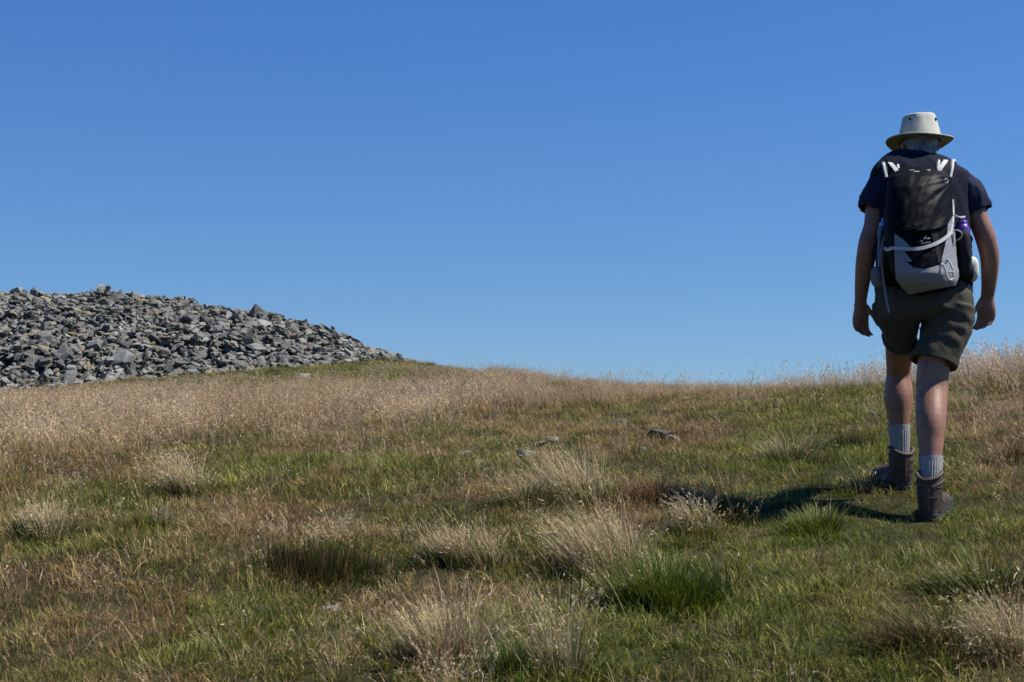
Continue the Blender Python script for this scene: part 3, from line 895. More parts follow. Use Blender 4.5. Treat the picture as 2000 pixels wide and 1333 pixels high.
class Geo:
    def __init__(s):
        s.V, s.F, s.n = [], [], 0

    def add(s, V, Fs):
        V = np.asarray(V, float)
        s.V.append(V); s.F += [tuple(int(i) + s.n for i in f) for f in Fs]; s.n += len(V)

    def rings(s, R, cap0=True, cap1=True):
        """R (m, n, 3) closed rings joined one to the next"""
        R = np.asarray(R); mm, nn = R.shape[:2]
        V = list(R.reshape(-1, 3)); Fs = []
        for i in range(mm - 1):
            for jj in range(nn):
                k = (jj + 1) % nn
                Fs.append((i * nn + jj, i * nn + k, (i + 1) * nn + k, (i + 1) * nn + jj))
        if cap0:
            V.append(R[0].mean(0)); c = len(V) - 1
            Fs += [(c, (jj + 1) % nn, jj) for jj in range(nn)]
        if cap1:
            V.append(R[-1].mean(0)); c = len(V) - 1; b = (mm - 1) * nn
            Fs += [(c, b + jj, b + (jj + 1) % nn) for jj in range(nn)]
        s.add(V, Fs)

    def limb(s, pts, ref=(0, 1, 0), n=20, k=5, pw=2.0, cap0=True, cap1=True, hollow=0.0):
        """pts rows: x, y, z, ra, rb -- ra across, rb along ref"""
        A = catmull(pts, k) if k > 1 else np.asarray(pts, float)
        th = np.linspace(0, 2 * np.pi, n, endpoint=False)
        ct, st = np.cos(th), np.sin(th)
        ct = np.sign(ct) * np.abs(ct) ** (2 / pw); st = np.sign(st) * np.abs(st) ** (2 / pw)
        R = []
        for i in range(len(A)):
            t = A[min(i + 1, len(A) - 1), :3] - A[max(i - 1, 0), :3]
            t /= np.linalg.norm(t) + 1e-12
            u = np.cross(np.array(ref, float), t); u /= np.linalg.norm(u) + 1e-12
            v = np.cross(t, u)
            R.append(A[i, :3] + np.outer(ct, u) * A[i, 3] + np.outer(st, v) * A[i, 4])
        if hollow:
            t = A[-1, :3] - A[-2, :3]; t /= np.linalg.norm(t)
            e = R[-1]; c = e.mean(0)
            R.append(c + (e - c) * 0.86)
            R.append(c + (e - c) * 0.80 - t * hollow)
        s.rings(R, cap0, cap1)

    def ellipsoid(s, c, r, rot=None, n=16, m=12, pw=2.0):
        ph = np.linspace(-np.pi / 2, np.pi / 2, m + 2)[1:-1]
        th = np.linspace(0, 2 * np.pi, n, endpoint=False)
        def sp(x): return np.sign(x) * np.abs(x) ** (2 / pw)
        R = [np.stack([sp(np.cos(p)) * sp(np.cos(th)) * r[0], sp(np.cos(p)) * sp(np.sin(th)) * r[1], np.full(n, sp(np.sin(p)) * r[2])], -1) for p in ph]
        R = np.array(R)
        if rot is not None:
            R = R @ np.array(rot).T
        s.rings(R + np.array(c))

    def mesh(s, name, smooth_=True):
        me = bpy.data.meshes.new(name)
        me.from_pydata([tuple(v) for v in np.vstack(s.V)], [], s.F)
        bm = bmesh.new(); bm.from_mesh(me)
        bmesh.ops.recalc_face_normals(bm, faces=bm.faces)
        bm.to_mesh(me); bm.free()
        me.polygons.foreach_set('use_smooth', np.full(len(me.polygons), smooth_))
        if smooth_:
            me.set_sharp_from_angle(angle=math.radians(42))
        me.update()
        return me

    def remesh(s, name, voxel, it=6, fac=0.5):
        me = s.mesh(name)
        o = bpy.data.objects.new('tmp', me); COL.objects.link(o)
        r = o.modifiers.new('r', 'REMESH'); r.mode = 'VOXEL'; r.voxel_size = voxel; r.use_smooth_shade = True
        if it:
            q = o.modifiers.new('s', 'SMOOTH'); q.iterations = it; q.factor = fac
        dg = bpy.context.evaluated_depsgraph_get()
        out = bpy.data.meshes.new_from_object(o.evaluated_get(dg))
        out.name = name
        bpy.data.objects.remove(o); bpy.data.meshes.remove(me)
        return out


def folds(me, amp, fx, fz, seed, extra=None):
    """cloth creases pushed along the normals"""
    nn = len(me.vertices)
    co = np.empty(nn * 3, np.float32); me.vertices.foreach_get('co', co); co = co.reshape(-1, 3)
    no = np.empty(nn * 3, np.float32); me.vertices.foreach_get('normal', no); no = no.reshape(-1, 3)
    d = np.empty(nn)
    for i in range(nn):
        x, y, z = co[i]
        a = mnoise.noise(Vector((x * fx + seed, y * fx, z * fz)))
        b = mnoise.noise(Vector((x * fx * 2.3 + z * fz * 1.2, y * fx * 2.2 + seed, z * fz * 2.1)))
        d[i] = (1 - abs(a) * 2.2) * 0.6 + b * 0.5
    d *= amp
    if extra is not None:
        d = d + extra(co)
    co = co + no * d[:, None]
    me.vertices.foreach_set('co', np.ascontiguousarray(co, np.float32).ravel()); me.update()
    return me


def tube(pts, r, name, mat, parent, n=8, k=6, flat=1.0, ref=(0, 1, 0)):
    g = Geo()
    g.limb([(*p, r, r * flat) for p in pts], ref=ref, n=n, k=k)
    return link(name, g.mesh(name), parent, mat)


def ribbon(pts, nrm, w, th, name, mat, parent, k=6):
    """flat webbing: pts, outward normals, width, thickness"""
    A = catmull(np.hstack([np.asarray(pts, float), np.asarray(nrm, float)]), k)
    R = []
    for i in range(len(A)):
        t = A[min(i + 1, len(A) - 1), :3] - A[max(i - 1, 0), :3]; t /= np.linalg.norm(t) + 1e-12
        nn = A[i, 3:6] - t * np.dot(A[i, 3:6], t); nn /= np.linalg.norm(nn) + 1e-12
        u = np.cross(t, nn)
        c = A[i, :3]
        R.append([c + u * w / 2 - nn * th / 2, c + u * w / 2 + nn * th / 2, c - u * w / 2 + nn * th / 2, c - u * w / 2 - nn * th / 2])
    g = Geo(); g.rings(np.array(R))
    return link(name, g.mesh(name, False), parent, mat)


# materials of the hiker and his kit
m, n, l, bs = newmat('tanned_skin')
f = noise_tex(n, l, 16, 5)
l.new(ramp(n, l, f, ((0.3, (0.185, 0.082, 0.048)), (0.55, (0.27, 0.132, 0.082)), (0.75, (0.225, 0.095, 0.062)))), bs.inputs['Base Color'])
bs.inputs['Roughness'].default_value = 0.5
bs.inputs['Subsurface Weight'].default_value = 0.12
bs.inputs['Subsurface Radius'].default_value = (0.012, 0.005, 0.003)
bs.inputs['Subsurface Scale'].default_value = 1.0
bump(n, l, bs, noise_tex(n, l, 160, 3), 0.15, 0.002)
M['skin'] = m
M['shirt'] = simple('charcoal_shirt', (0.015, 0.0168, 0.029), 0.85, 0.2, 90, 0.2, 0.002, 0.05, 0.0)
M['sleeve'] = simple('navy_sleeve', (0.020, 0.024, 0.047), 0.8, 0.2, 90, 0.2, 0.002, 0.06, 0.0)
M['shorts'] = simple('olive_shorts', (0.060, 0.054, 0.038), 0.85, 0.15, 120, 0.25, 0.002, 0.2)
M['hat'] = simple('pale_cotton_hat', (0.42, 0.42, 0.345), 0.85, 0.06, 60, 0.2, 0.002, 0.2)
M['brim_under'] = simple('olive_brim_underside', (0.20, 0.20, 0.13), 0.9, 0.08, 60, 0.15, 0.002, 0.1)
M['leather'] = simple('brown_leather', (0.05, 0.033, 0.023), 0.62, 0.3, 30, 0.35, 0.003, 0.35)
M['leather_roll'] = simple('padded_brown_cuff', (0.074, 0.05, 0.034), 0.65, 0.2, 30, 0.3, 0.002, 0.3)
M['sole'] = simple('black_rubber', (0.03, 0.032, 0.034), 0.7, 0.3, 50, 0.3, 0.003, 0.3)
M['black'] = simple('black_nylon', (0.0045, 0.005, 0.0068), 0.5, 0.25, 120, 0.25, 0.0015, 0.06)
M['charcoal'] = simple('dark_grey_mesh', (0.018, 0.018, 0.021), 0.8, 0.25, 200, 0.4, 0.0015, 0.1)
M['grey'] = simple('light_grey_nylon', (0.205, 0.215, 0.23), 0.6, 0.08, 120, 0.3, 0.0015, 0.35)
M['pale'] = simple('pale_webbing', (0.43, 0.44, 0.43), 0.7, 0.08, 200, 0.3, 0.001, 0.3)
M['print'] = simple('grey_print', (0.16, 0.16, 0.175), 0.7, 0.3, 300, 0, 0, 0.3)
M['cream'] = simple('cream_pocket', (0.55, 0.57, 0.46), 0.75, 0.1, 80, 0.3, 0.002, 0.3)
M['green_grey'] = simple('grey_green_pocket', (0.13, 0.145, 0.135), 0.75, 0.12, 80, 0.3, 0.002, 0.3)
M['purple'] = simple('purple_plastic', (0.085, 0.03, 0.27), 0.4, 0.05, 30, 0, 0, 0.5)
M['blue_plastic'] = simple('blue_plastic', (0.22, 0.36, 0.62), 0.35, 0.05, 30, 0, 0, 0.5)
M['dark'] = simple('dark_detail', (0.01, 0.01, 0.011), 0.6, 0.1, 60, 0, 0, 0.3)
M['eye'] = simple('eye_white', (0.6, 0.58, 0.55), 0.2, 0.05, 30, 0, 0, 0.5)
m, n, l, bs = newmat('grey_hair')
tcn = n.new('ShaderNodeTexCoord'); mp = n.new('ShaderNodeMapping'); mp.inputs['Scale'].default_value = (220, 220, 14)
l.new(tcn.outputs['Object'], mp.inputs['Vector'])
f = noise_tex(n, l, 1.0, 4, 0.6, vec=mp.outputs['Vector'])
l.new(ramp(n, l, f, ((0.3, (0.05, 0.05, 0.048)), (0.7, (0.40, 0.40, 0.39)))), bs.inputs['Base Color'])
bs.inputs['Roughness'].default_value = 0.4
bump(n, l, bs, f, 0.7, 0.004)
M['hair'] = m
m, n, l, bs = newmat('ribbed_sock')
f = noise_tex(n, l, 150, 4)
l.new(ramp(n, l, f, ((0.3, (0.19, 0.19, 0.178)), (0.7, (0.33, 0.33, 0.31)))), bs.inputs['Base Color'])
bs.inputs['Roughness'].default_value = 0.95; bs.inputs['Specular IOR Level'].default_value = 0.1
bump(n, l, bs, f, 0.4, 0.002)
M['sock'] = m
m, n, l, bs = newmat('clear_bottle')
bs.inputs['Base Color'].default_value = (0.55, 0.68, 0.85, 1); bs.inputs['Roughness'].default_value = 0.15
bs.inputs['Transmission Weight'].default_value = 0.75; bs.inputs['IOR'].default_value = 1.2
M['clear'] = m


def gz(X, Y):
    return float(ground(np.array([X]), np.array([Y]))[0])


base = P(1788, 990, 7.02)
person = empty('person', (base[0], 7.02, gz(base[0], 7.02)))
tag(person, 'hiker seen from behind in sun hat, dark T-shirt, olive shorts and brown boots, walking uphill', 'person')


def R5(px, row, Y, ra, rb=None):
    p = P(px, row, Y)
    return (*p, ra, ra if rb is None else rb)


# --- body: one continuous surface
B = Geo()
B.limb([R5(1799, 300, 7.135, .050, .052), R5(1798, 322, 7.11, .072, .068), R5(1798, 338, 7.08, .145, .085), R5(1800, 368, 7.06, .185, .102), R5(1801, 420, 7.05, .180, .112), R5(1803, 500, 7.03, .172, .108),
        R5(1806, 570, 7.01, .170, .100), R5(1808, 605, 7.0, .160, .096), R5(1808, 625, 7.0, .12, .07)], n=28)
B.limb([R5(1798, 330, 7.11, .060, .062), R5(1798, 305, 7.14, .054, .056), R5(1798, 278, 7.16, .052, .058)], n=20)
hc = P(1797, 268, 7.17)
B.ellipsoid(hc, (.074, .093, .100), n=20, m=14)
B.ellipsoid(hc + (0, .055, -.075), (.052, .045, .055), n=16, m=10)                 # jaw and chin
B.ellipsoid(hc + (0, .098, -.03), (.013, .02, .024), n=10, m=8)                    # nose
B.ellipsoid(hc + (0, .092, -.073), (.024, .012, .006), n=10, m=6)                  # lips
B.ellipsoid(hc + (0, .088, -.083), (.02, .012, .006), n=10, m=6)
for sgn in (-1, 1):
    B.ellipsoid(hc + (sgn * .028, .085, .012), (.022, .012, .007), n=10, m=6)      # brow
    B.ellipsoid(hc + (sgn * .079, -.002, -.035), (.011, .022, .034), n=10, m=8)    # ear
# arms
LA = [R5(1726, 366, 7.06, .046), R5(1713, 395, 7.045, .049), R5(1706, 440, 7.03, .043), R5(1697, 472, 7.03, .045), R5(1690, 512, 7.06, .043, .04), R5(1684, 555, 7.10, .034, .031), R5(1681, 588, 7.125, .028, .022), R5(1680, 600, 7.13, .03, .02)]
RA = [R5(1878, 366, 7.06, .046), R5(1896, 392, 7.045, .050), R5(1912, 432, 7.03, .046), R5(1925, 466, 7.03, .046), R5(1933, 505, 7.05, .043, .04), R5(1932, 548, 7.08, .036, .032), R5(1929, 576, 7.10, .031, .023), R5(1928, 588, 7.11, .033, .021)]
B.limb(LA, n=20); B.limb(RA, n=20)


def unit(v):
    v = np.array(v, float); return v / np.linalg.norm(v)


def hand(g, w, d, a, nrm, curl, side):
    d, a, nrm = unit(d), unit(a), unit(nrm)
    def q(x, y, z): return np.array(w) + d * x + a * y + nrm * z
    # palm
    g.limb([(*q(-.02, 0, 0), .028, .02), (*q(.02, .002, 0), .034, .019), (*q(.06, .002, .002), .043, .017), (*q(.092, -.001, .004), .041, .013), (*q(.1, -.001, .004), .036, .009)], ref=nrm, n=18)
    cd = unit(nrm * 0.62 + a * 0.78)
    for off, ln, rr, ex in ((.032, .074, .0088, 0.0), (.0105, .083, .0090, 0.05), (-.0115, .077, .0086, 0.12), (-.0325, .060, .0078, 0.22)):
        p = q(.088, off, .004)
        ang = 0.0
        pts = [(*q(.06, off * .92, .003), rr * .95, rr * .95), (*p, rr * 1.04, rr * 1.04)]
        for frac, da in ((.46, curl[0]), (.30, curl[1]), (.24, curl[2])):
            ang += da + ex * 0.4
            p = p + (d * math.cos(ang) + cd * math.sin(ang) + a * (off * 0.8)) * ln * frac
            rr *= 0.95
            pts.append((*p, rr, rr))
        pts[-1] = (*p, rr * .62, rr * .62)
        g.limb(pts, ref=nrm, n=10, k=4)
    p = q(.018, .026, .006)
    td = unit(d * .8 + a * .42 + nrm * .35)
    pts = [(*p, .014, .014)]
    for ln, bend in ((.042, 0), (.034, .18), (.026, .25)):
        td = unit(td + bend * (nrm * .3 - a * .55 + d * .3))
        p = p + td * ln
        pts.append((*p, .0112 - .001 * len(pts), .0112 - .001 * len(pts)))
    g.limb(pts, ref=nrm, n=10, k=4)


hand(B, P(1681, 592, 7.13), (-.02, .10, -1), (1, .25, 0), (.35, -.95, .05), (.12, .42, .45), -1)
hand(B, P(1929, 580, 7.105), (-.06, .06, -1), (-1, .25, 0), (-.35, -.95, .05), (.22, .40, .40), 1)
# legs
LL = [R5(1769, 592, 7.01, .078), R5(1762, 640, 7.10, .074), R5(1757, 686, 7.24, .064, .068), R5(1755, 728, 7.33, .056, .06), R5(1755, 775, 7.315, .0665, .068), R5(1756, 812, 7.305, .054, .056), R5(1757, 842, 7.30, .043, .045), R5(1758, 890, 7.305, .036, .042), R5(1758, 925, 7.31, .036, .045)]
RL = [R5(1843, 592, 7.01, .080), R5(1836, 655, 6.995, .080), R5(1824, 714, 6.96, .0725, .075), R5(1820, 762, 6.94, .068, .07), R5(1818, 822, 6.865, .0655, .07), R5(1818, 862, 6.835, .056, .058), R5(1818, 895, 6.815, .0465, .05), R5(1817, 945, 6.79, .036, .042), R5(1817, 985, 6.79, .037, .046)]
B.limb(LL, n=22); B.limb(RL, n=22)
# feet inside the boots
LH, RH = P(1762, 955, 7.29), P(1816, 1017, 6.755)
LH[2] = gz(LH[0], LH[1] + .08) - .012; RH[2] = gz(RH[0], RH[1] + .08) - .012
LYAW, RYAW = math.radians(10), math.radians(-27)


def footdir(yaw):
    return np.array((-math.sin(yaw), math.cos(yaw), 0.17))


for hp, yaw, ank in ((LH, LYAW, LL[-1]), (RH, RYAW, RL[-1])):
    fd = footdir(yaw)
    B.limb([(*(hp + (0, -.01, .055)), .025, .03), (*(hp + fd * .06 + (0, 0, .06)), .03, .035), (*(hp + fd * .15 + (0, 0, .05)), .038, .026), (*(hp + fd * .22 + (0, 0, .042)), .03, .016)], ref=(0, 0, 1), n=14)
    B.limb([(*np.array(ank[:3]), .036, .042), (*(hp + fd * .03 + (0, 0, .06)), .03, .04)], n=14)
link('body', B.remesh('body', 0.0042, 9, 0.5), person, M['skin'])
for sgn in (-1, 1):
    g = Geo(); g.ellipsoid(hc + (sgn * .03, .082, -.005), (.012, .012, .011), n=12, m=8)
    link('eye', g.mesh('eye'), person, M['eye'])
# fingernails catch the light at the tips: left to the skin mesh

# --- hair: shell round the back and sides of the head, strands combed down
g = Geo()
th = np.linspace(0, 2 * np.pi, 120, endpoint=False)
R = []
for zz in np.linspace(.07, -.112, 16):
    k = math.sqrt(max(0.02, 1 - (zz / .118) ** 2))
    rx, ry = max(.080 * k, .063), max(.100 * k, .070)
    rd = 1 + .035 * np.sin(th * 31 + zz * 60) * np.sin(th * 17 + 2) + .015 * np.sin(th * 53)
    drop = np.where(np.sin(th) > .35, .045, 0)                       # forehead and cheeks stay free
    fr = np.where(np.sin(th) > .25, np.clip(1 - (np.sin(th) - .25) * 3, .80, 1), 1)
    jag = (.010 * np.sin(th * 23) + .007 * np.sin(th * 41 + 1)) * (1 if zz < -.07 else 0)
    if zz < -.05:
        rx *= 0.97; ry *= 0.98
    R.append(np.stack([hc[0] + rx * rd * np.cos(th) * fr, hc[1] + ry * rd * np.sin(th) * fr - .004 - .034 * float(smooth(-.03, -.09, zz)), hc[2] + zz + jag + drop * (zz < 0) * 1.6], -1))
g.rings(R)
link('hair', g.mesh('hair'), person, M['hair'])

# --- hat, tipped forward with the head
HT = Matrix.Rotation(math.radians(-6), 3, 'X') @ Matrix.Rotation(math.radians(1.5), 3, 'Y')
ho = P(1796, 277, 7.155)


def hatp(x, y, z):
    return np.array(HT @ Vector((x, y, z))) + ho


g = Geo()
th = np.linspace(0, 2 * np.pi, 64, endpoint=False)
prof = ((.0, .098, .112), (.012, .0965, .110), (.03, .093, .106), (.06, .0865, .099), (.09, .0795, .091), (.112, .0745, .085), (.122, .070, .080), (.127, .060, .069), (.1275, .03, .035), (.126, .01, .012))
R = []
for zz, rx, ry in prof:
    dent = 1 - .055 * np.exp(-((zz - .085) / .03) ** 2) * (np.exp(-((th - 4.9) / .25) ** 2) + .8 * np.exp(-((th - 4.2) / .2) ** 2) + .6 * np.exp(-((th - 5.6) / .2) ** 2)) + .008 * np.sin(3 * th + zz * 40) * (zz > .02)
    sag = -.004 * (zz > .12) * (1 + np.sin(2 * th)) - .005 * np.exp(-((th - 4.9) / .5) ** 2) * (zz > .1)
    R.append(np.array([hatp(rx * dent[i] * math.cos(th[i]), ry * dent[i] * math.sin(th[i]), zz + sag[i]) for i in range(64)]))
g.rings(R, cap0=False)
hat = link('hat', g.mesh('hat'), person, M['hat'])


def brim_ring(r, dz, up):
    out = []
    for t in th:
        x, y = (.095 + r * .055) * math.cos(t), (.108 + r * .066) * math.sin(t)
        z = dz + up * (.020 * math.cos(t) ** 2 * r - .012 * r + .0035 * math.sin(3 * t + 1) * r - .006 * max(0, math.sin(t)) * r)
        out.append(hatp(x, y, z))
    return np.array(out)


g = Geo(); g.rings([brim_ring(r, .003, 1) for r in (0, .25, .5, .75, .95, 1.0)] + [brim_ring(1.02, .001, 1), brim_ring(1.0, -.002, 1)], cap0=False, cap1=False)
link('brim', g.mesh('brim'), hat, M['hat'])
g = Geo(); g.rings([brim_ring(r, -.0022, 1) for r in (0, .25, .5, .75, .95, 0.995)], cap0=False, cap1=False)
link('brim_underside', g.mesh('brim_underside'), hat, M['brim_under'])
g = Geo()
g.rings([np.array([hatp((.0978 + e) * k2 * math.cos(t), (.1118 + e) * k2 * math.sin(t), zz) for t in th]) for zz, k2, e in ((.003, 1, .001), (.003, 1, .003), (.026, .955, .003), (.026, .955, .001))], cap0=False, cap1=False)
link('hat_band', g.mesh('hat_band'), hat, M['hat'])
for t in (5.52, 3.9, 0.8, 2.3):
    g = Geo(); g.ellipsoid(hatp(.0805 * math.cos(t), .092 * math.sin(t), .089), (.0062, .0062, .0085), n=10, m=6)
    link('eyelet', g.mesh('eyelet'), hat, M['dark'])

# --- shirt
def W5(row, l_, r_, Y, dep):
    p = P((l_ + r_) / 2, row, Y)
    return (*p, (r_ - l_) / 2 * Y / F, dep)


g = Geo()
g.limb([W5(313, 1766, 1832, 7.12, .066), W5(318, 1755, 1843, 7.115, .076), W5(326, 1736, 1864, 7.105, .09), W5(336, 1710, 1890, 7.085, .104), W5(356, 1697, 1903, 7.065, .116), W5(400, 1706, 1894, 7.05, .127), W5(450, 1711, 1893, 7.04, .130), W5(500, 1713, 1894, 7.03, .130), W5(545, 1713, 1895, 7.02, .130), W5(577, 1712, 1897, 7.01, .134)],
       n=48, pw=2.3, hollow=.03)
shirt = g.remesh('shirt', .0075, 3, .5)
folds(shirt, .010, 10, 6, 3.1)
shirt = link('shirt', shirt, person, M['shirt'])
for pts, sd in (((R5(1752, 372, 7.07, .060, .08), R5(1726, 368, 7.06, .074, .086), R5(1710, 386, 7.05, .066, .074), R5(1702, 412, 7.04, .061, .066)), 1.0),
                ((R5(1852, 372, 7.07, .060, .08), R5(1878, 368, 7.06, .074, .086), R5(1897, 386, 7.05, .067, .074), R5(1910, 414, 7.04, .062, .066)), 5.0)):
    g = Geo(); g.limb(pts, n=32, hollow=.05)
    me = g.remesh('sleeve', .0065, 2, .5)
    folds(me, .009, 15, 9, sd)
    link('sleeve', me, shirt, M['sleeve'])
g = Geo()
cr = [W5(311, 1764, 1834, 7.122, .070), W5(316, 1759, 1839, 7.118, .076)]
g.limb(cr, n=40, k=3)
link('neckband', g.mesh('neckband'), shirt, M['shirt'])

# --- shorts
g = Geo()
g.limb([W5(552, 1716, 1892, 7.01, .126), W5(575, 1712, 1896, 7.005, .132), W5(596, 1713, 1900, 7.0, .136), W5(612, 1716, 1899, 7.0, .126), W5(624, 1730, 1888, 7.0, .09)], n=40, pw=2.3)
g.limb([W5(590, 1712, 1802, 7.0, .122), W5(618, 1717, 1795, 7.04, .106), W5(642, 1724, 1788, 7.085, .096), W5(667, 1729, 1783, 7.125, .090)], n=32, pw=2.2, hollow=.05)
g.limb([W5(600, 1806, 1902, 7.0, .126), W5(640, 1802, 1896, 6.99, .112), W5(675, 1793, 1881, 6.975, .104), W5(708, 1782, 1867, 6.96, .098)], n=32, pw=2.2, hollow=.05)
me = g.remesh('shorts', .006, 2, .5)


def drape(co):
    # slanting pull folds across the seat and right thigh
    u = (co[:, 0] - person.location.x) * .55 + (co[:, 2] - 1.9) * 1.0
    return .0022 * np.sin(u * 62 + 3 * np.sin(co[:, 2] * 17)) * smooth(1.62, 1.72, co[:, 2]) * .8


folds(me, .008, 11, 7, 8.7, drape)
shorts = link('shorts', me, person, M['shorts'])
for pts, nm in (((W5(661, 1724, 1790, 7.115, .098), W5(669, 1726, 1788, 7.13, .095)), 'hem'), ((W5(699, 1779, 1873, 6.963, .106), W5(709.5, 1778, 1869, 6.957, .1035)), 'hem')):
    g = Geo(); g.limb(pts, n=36, k=3, pw=2.2, hollow=.02); link(nm, g.mesh(nm), shorts, M['shorts'])
g = Geo(); g.limb([W5(606, 1713, 1728, 7.02, .07), W5(612, 1711, 1732, 7.03, .07), W5(636, 1717, 1738, 7.06, .07), W5(643, 1720, 1738, 7.07, .065)], n=20, pw=4)
me = g.remesh('cargo_pocket', .006, 3); folds(me, .004, 20, 14, 2.2); link('cargo_pocket', me, shorts, M['shorts'])

# --- socks with ribs
def sock(pts):
    A = catmull(pts, 8); th2 = np.linspace(0, 2 * np.pi, 112, endpoint=False)
    R = []
    for i, a in enumerate(A):
        rib = 1 + (.022 if i > 3 else .006) * np.sign(np.sin(th2 * 28)) * np.abs(np.sin(th2 * 28)) ** .6 + (.02 if i < 3 else 0)
        R.append(np.stack([a[0] + a[3] * rib * np.cos(th2), a[1] + a[4] * rib * np.sin(th2), np.full(112, a[2]) + .002 * np.sin(th2 * 3)], -1))
    g = Geo(); g.rings(R, cap1=False, cap0=False)
    return g.mesh('sock')


link('sock', sock([R5(1756, 829, 7.30, .049, .05), R5(1757, 850, 7.30, .0475, .049), R5(1758, 880, 7.303, .043, .047), R5(1758, 905, 7.305, .042, .05)]), person, M['sock'])
link('sock', sock([R5(1818, 889, 6.818, .0515, .054), R5(1818, 912, 6.805, .049, .052), R5(1817, 940, 6.793, .0445, .049), R5(1817, 968, 6.79, .043, .052)]), person, M['sock'])


# --- boots
def boot(hp, yaw, pitch):
    Rm = np.array(Matrix.Rotation(yaw, 3, 'Z') @ Matrix.Rotation(pitch, 3, 'X'))
    def q(x, y, z): return np.array(hp) + Rm @ np.array((x, y, z))
    up = Rm @ np.array((0, 0, 1.0))
    g = Geo()
    g.limb([(*q(0, .02, .03), .048, .062), (*q(0, .02, .07), .051, .064), (*q(0, .024, .115), .053, .064), (*q(0, .03, .165), .055, .064), (*q(0, .032, .186), .054, .063)], ref=tuple(Rm @ np.array((0, 1.0, 0))), n=28, hollow=.03)
    g.limb([(*q(0, -.036, .045), .026, .028), (*q(0, -.01, .05), .043, .042), (*q(0, .05, .055), .046, .05), (*q(0, .12, .058), .05, .05), (*q(0, .19, .046), .056, .038), (*q(0, .245, .042), .047, .032), (*q(0, .272, .038), .03, .022)], ref=tuple(up), n=24)
    me = g.remesh('boot', .006, 4)
    folds(me, .0012, 26, 26, 4.4)
    o = link('boot', me, person, M['leather'])
    ol = np.array(((0, -.048), (.024, -.043), (.039, -.022), (.043, .03), (.046, .08), (.055, .15), (.06, .195), (.052, .245), (.03, .278), (0, .287), (-.03, .278), (-.052, .245), (-.06, .195), (-.055, .15), (-.046, .08), (-.043, .03), (-.039, -.022), (-.024, -.043)))
    ol = catmull(np.vstack([ol, ol[:1]]), 4)[:-1]
    def lay(z, k): return np.array([q(x * k, .11 + (y - .11) * k, z) for x, y in ol])
    g = Geo(); g.rings([lay(-.002, .96), lay(.0, 1.0), lay(.012, 1.0), lay(.0135, .975), lay(.016, .975), lay(.0175, 1.0), lay(.030, 1.01), lay(.033, .985), lay(.036, .985), lay(.038, 1.0), lay(.050, .985)])
    link('sole', g.mesh('sole', False), o, M['sole'])
    for k in range(9):                                                  # tread blocks showing under the edge
        y0 = -.04 + k * .036
        w = np.interp(y0, (-.05, 0, .1, .2, .28), (.03, .042, .048, .058, .03))
        g = Geo(); g.rings([np.array([q(-w, y0, z), q(w, y0, z), q(w, y0 + .02, z), q(-w, y0 + .02, z)]) for z in (-.007, -.001)])
        link('tread', g.mesh('tread', False), o, M['sole'])
    for hz, rad, kk in ((.186, .0085, 1.0), (.158, .0058, 1.03)):
        t2 = np.linspace(0, 2 * np.pi, 29)
        pts = [q(.052 * kk * math.cos(t), .032 + .062 * kk * math.sin(t), hz + .012 * math.cos(t) ** 2 * (1 if hz > .17 else .5) - .010 * (math.sin(t) < 0) * abs(math.sin(t))) for t in t2]
        g = Geo(); g.limb([(*p, rad, rad) for p in pts], ref=tuple(up), n=10, k=2, cap0=False, cap1=False)
        link('padded_cuff' if hz > .17 else 'ankle_roll', g.mesh('padded_cuff'), o, M['leather_roll'])
    ribbon([q(0, -.046, .05), q(0, -.046, .085), q(0, -.043, .12), q(0, -.039, .16)], [np.array(Rm @ np.array((0, -1.0, 0)))] * 4, .022, .005, 'heel_strip', M['leather_roll'], o)
    for sg in (-1, 1):                                                  # seams of heel cup and quarter
        tube([q(sg * .012, -.047, .105), q(sg * .035, -.028, .10), q(sg * .051, .01, .085), q(sg * .054, .05, .06)], .0016, 'seam', M['dark'], o, n=6)
        tube([q(sg * .02, -.041, .150), q(sg * .045, -.012, .142), q(sg * .055, .03, .13), q(sg * .05, .07, .11)], .0014, 'seam', M['dark'], o, n=6)
    for k in range(5):                                                  # laces over the instep
        y0, z0 = .09 + .022 * k, .12 - .016 * k
        tube([q(-.035, y0 - .01, z0 - .012), q(0, y0, z0), q(.035, y0 - .01, z0 - .012)], .003, 'lace', M['dark'], o, n=6, k=4, ref=tuple(up))
    return o


boot(LH, LYAW, math.radians(8))
boot(RH, RYAW, math.radians(8))

# ------------------------------------------------------------------ the rucksack
PL = np.array(((326, 1752, 1842), (334, 1738, 1853), (345, 1731, 1859), (380, 1726, 1861), (420, 1724, 1863), (460, 1723, 1867), (500, 1727, 1870), (530, 1735, 1874), (548, 1744, 1874), (562, 1757, 1868), (574, 1770, 1830), (578, 1774, 1800)))
DR = np.array(((326, .03), (334, .085), (345, .125), (365, .155), (400, .175), (440, .185), (500, .20), (535, .20), (552, .175), (566, .13), (578, .07)))
YB = np.array(((326, 6.985), (360, 6.965), (450, 6.925), (580, 6.895)))


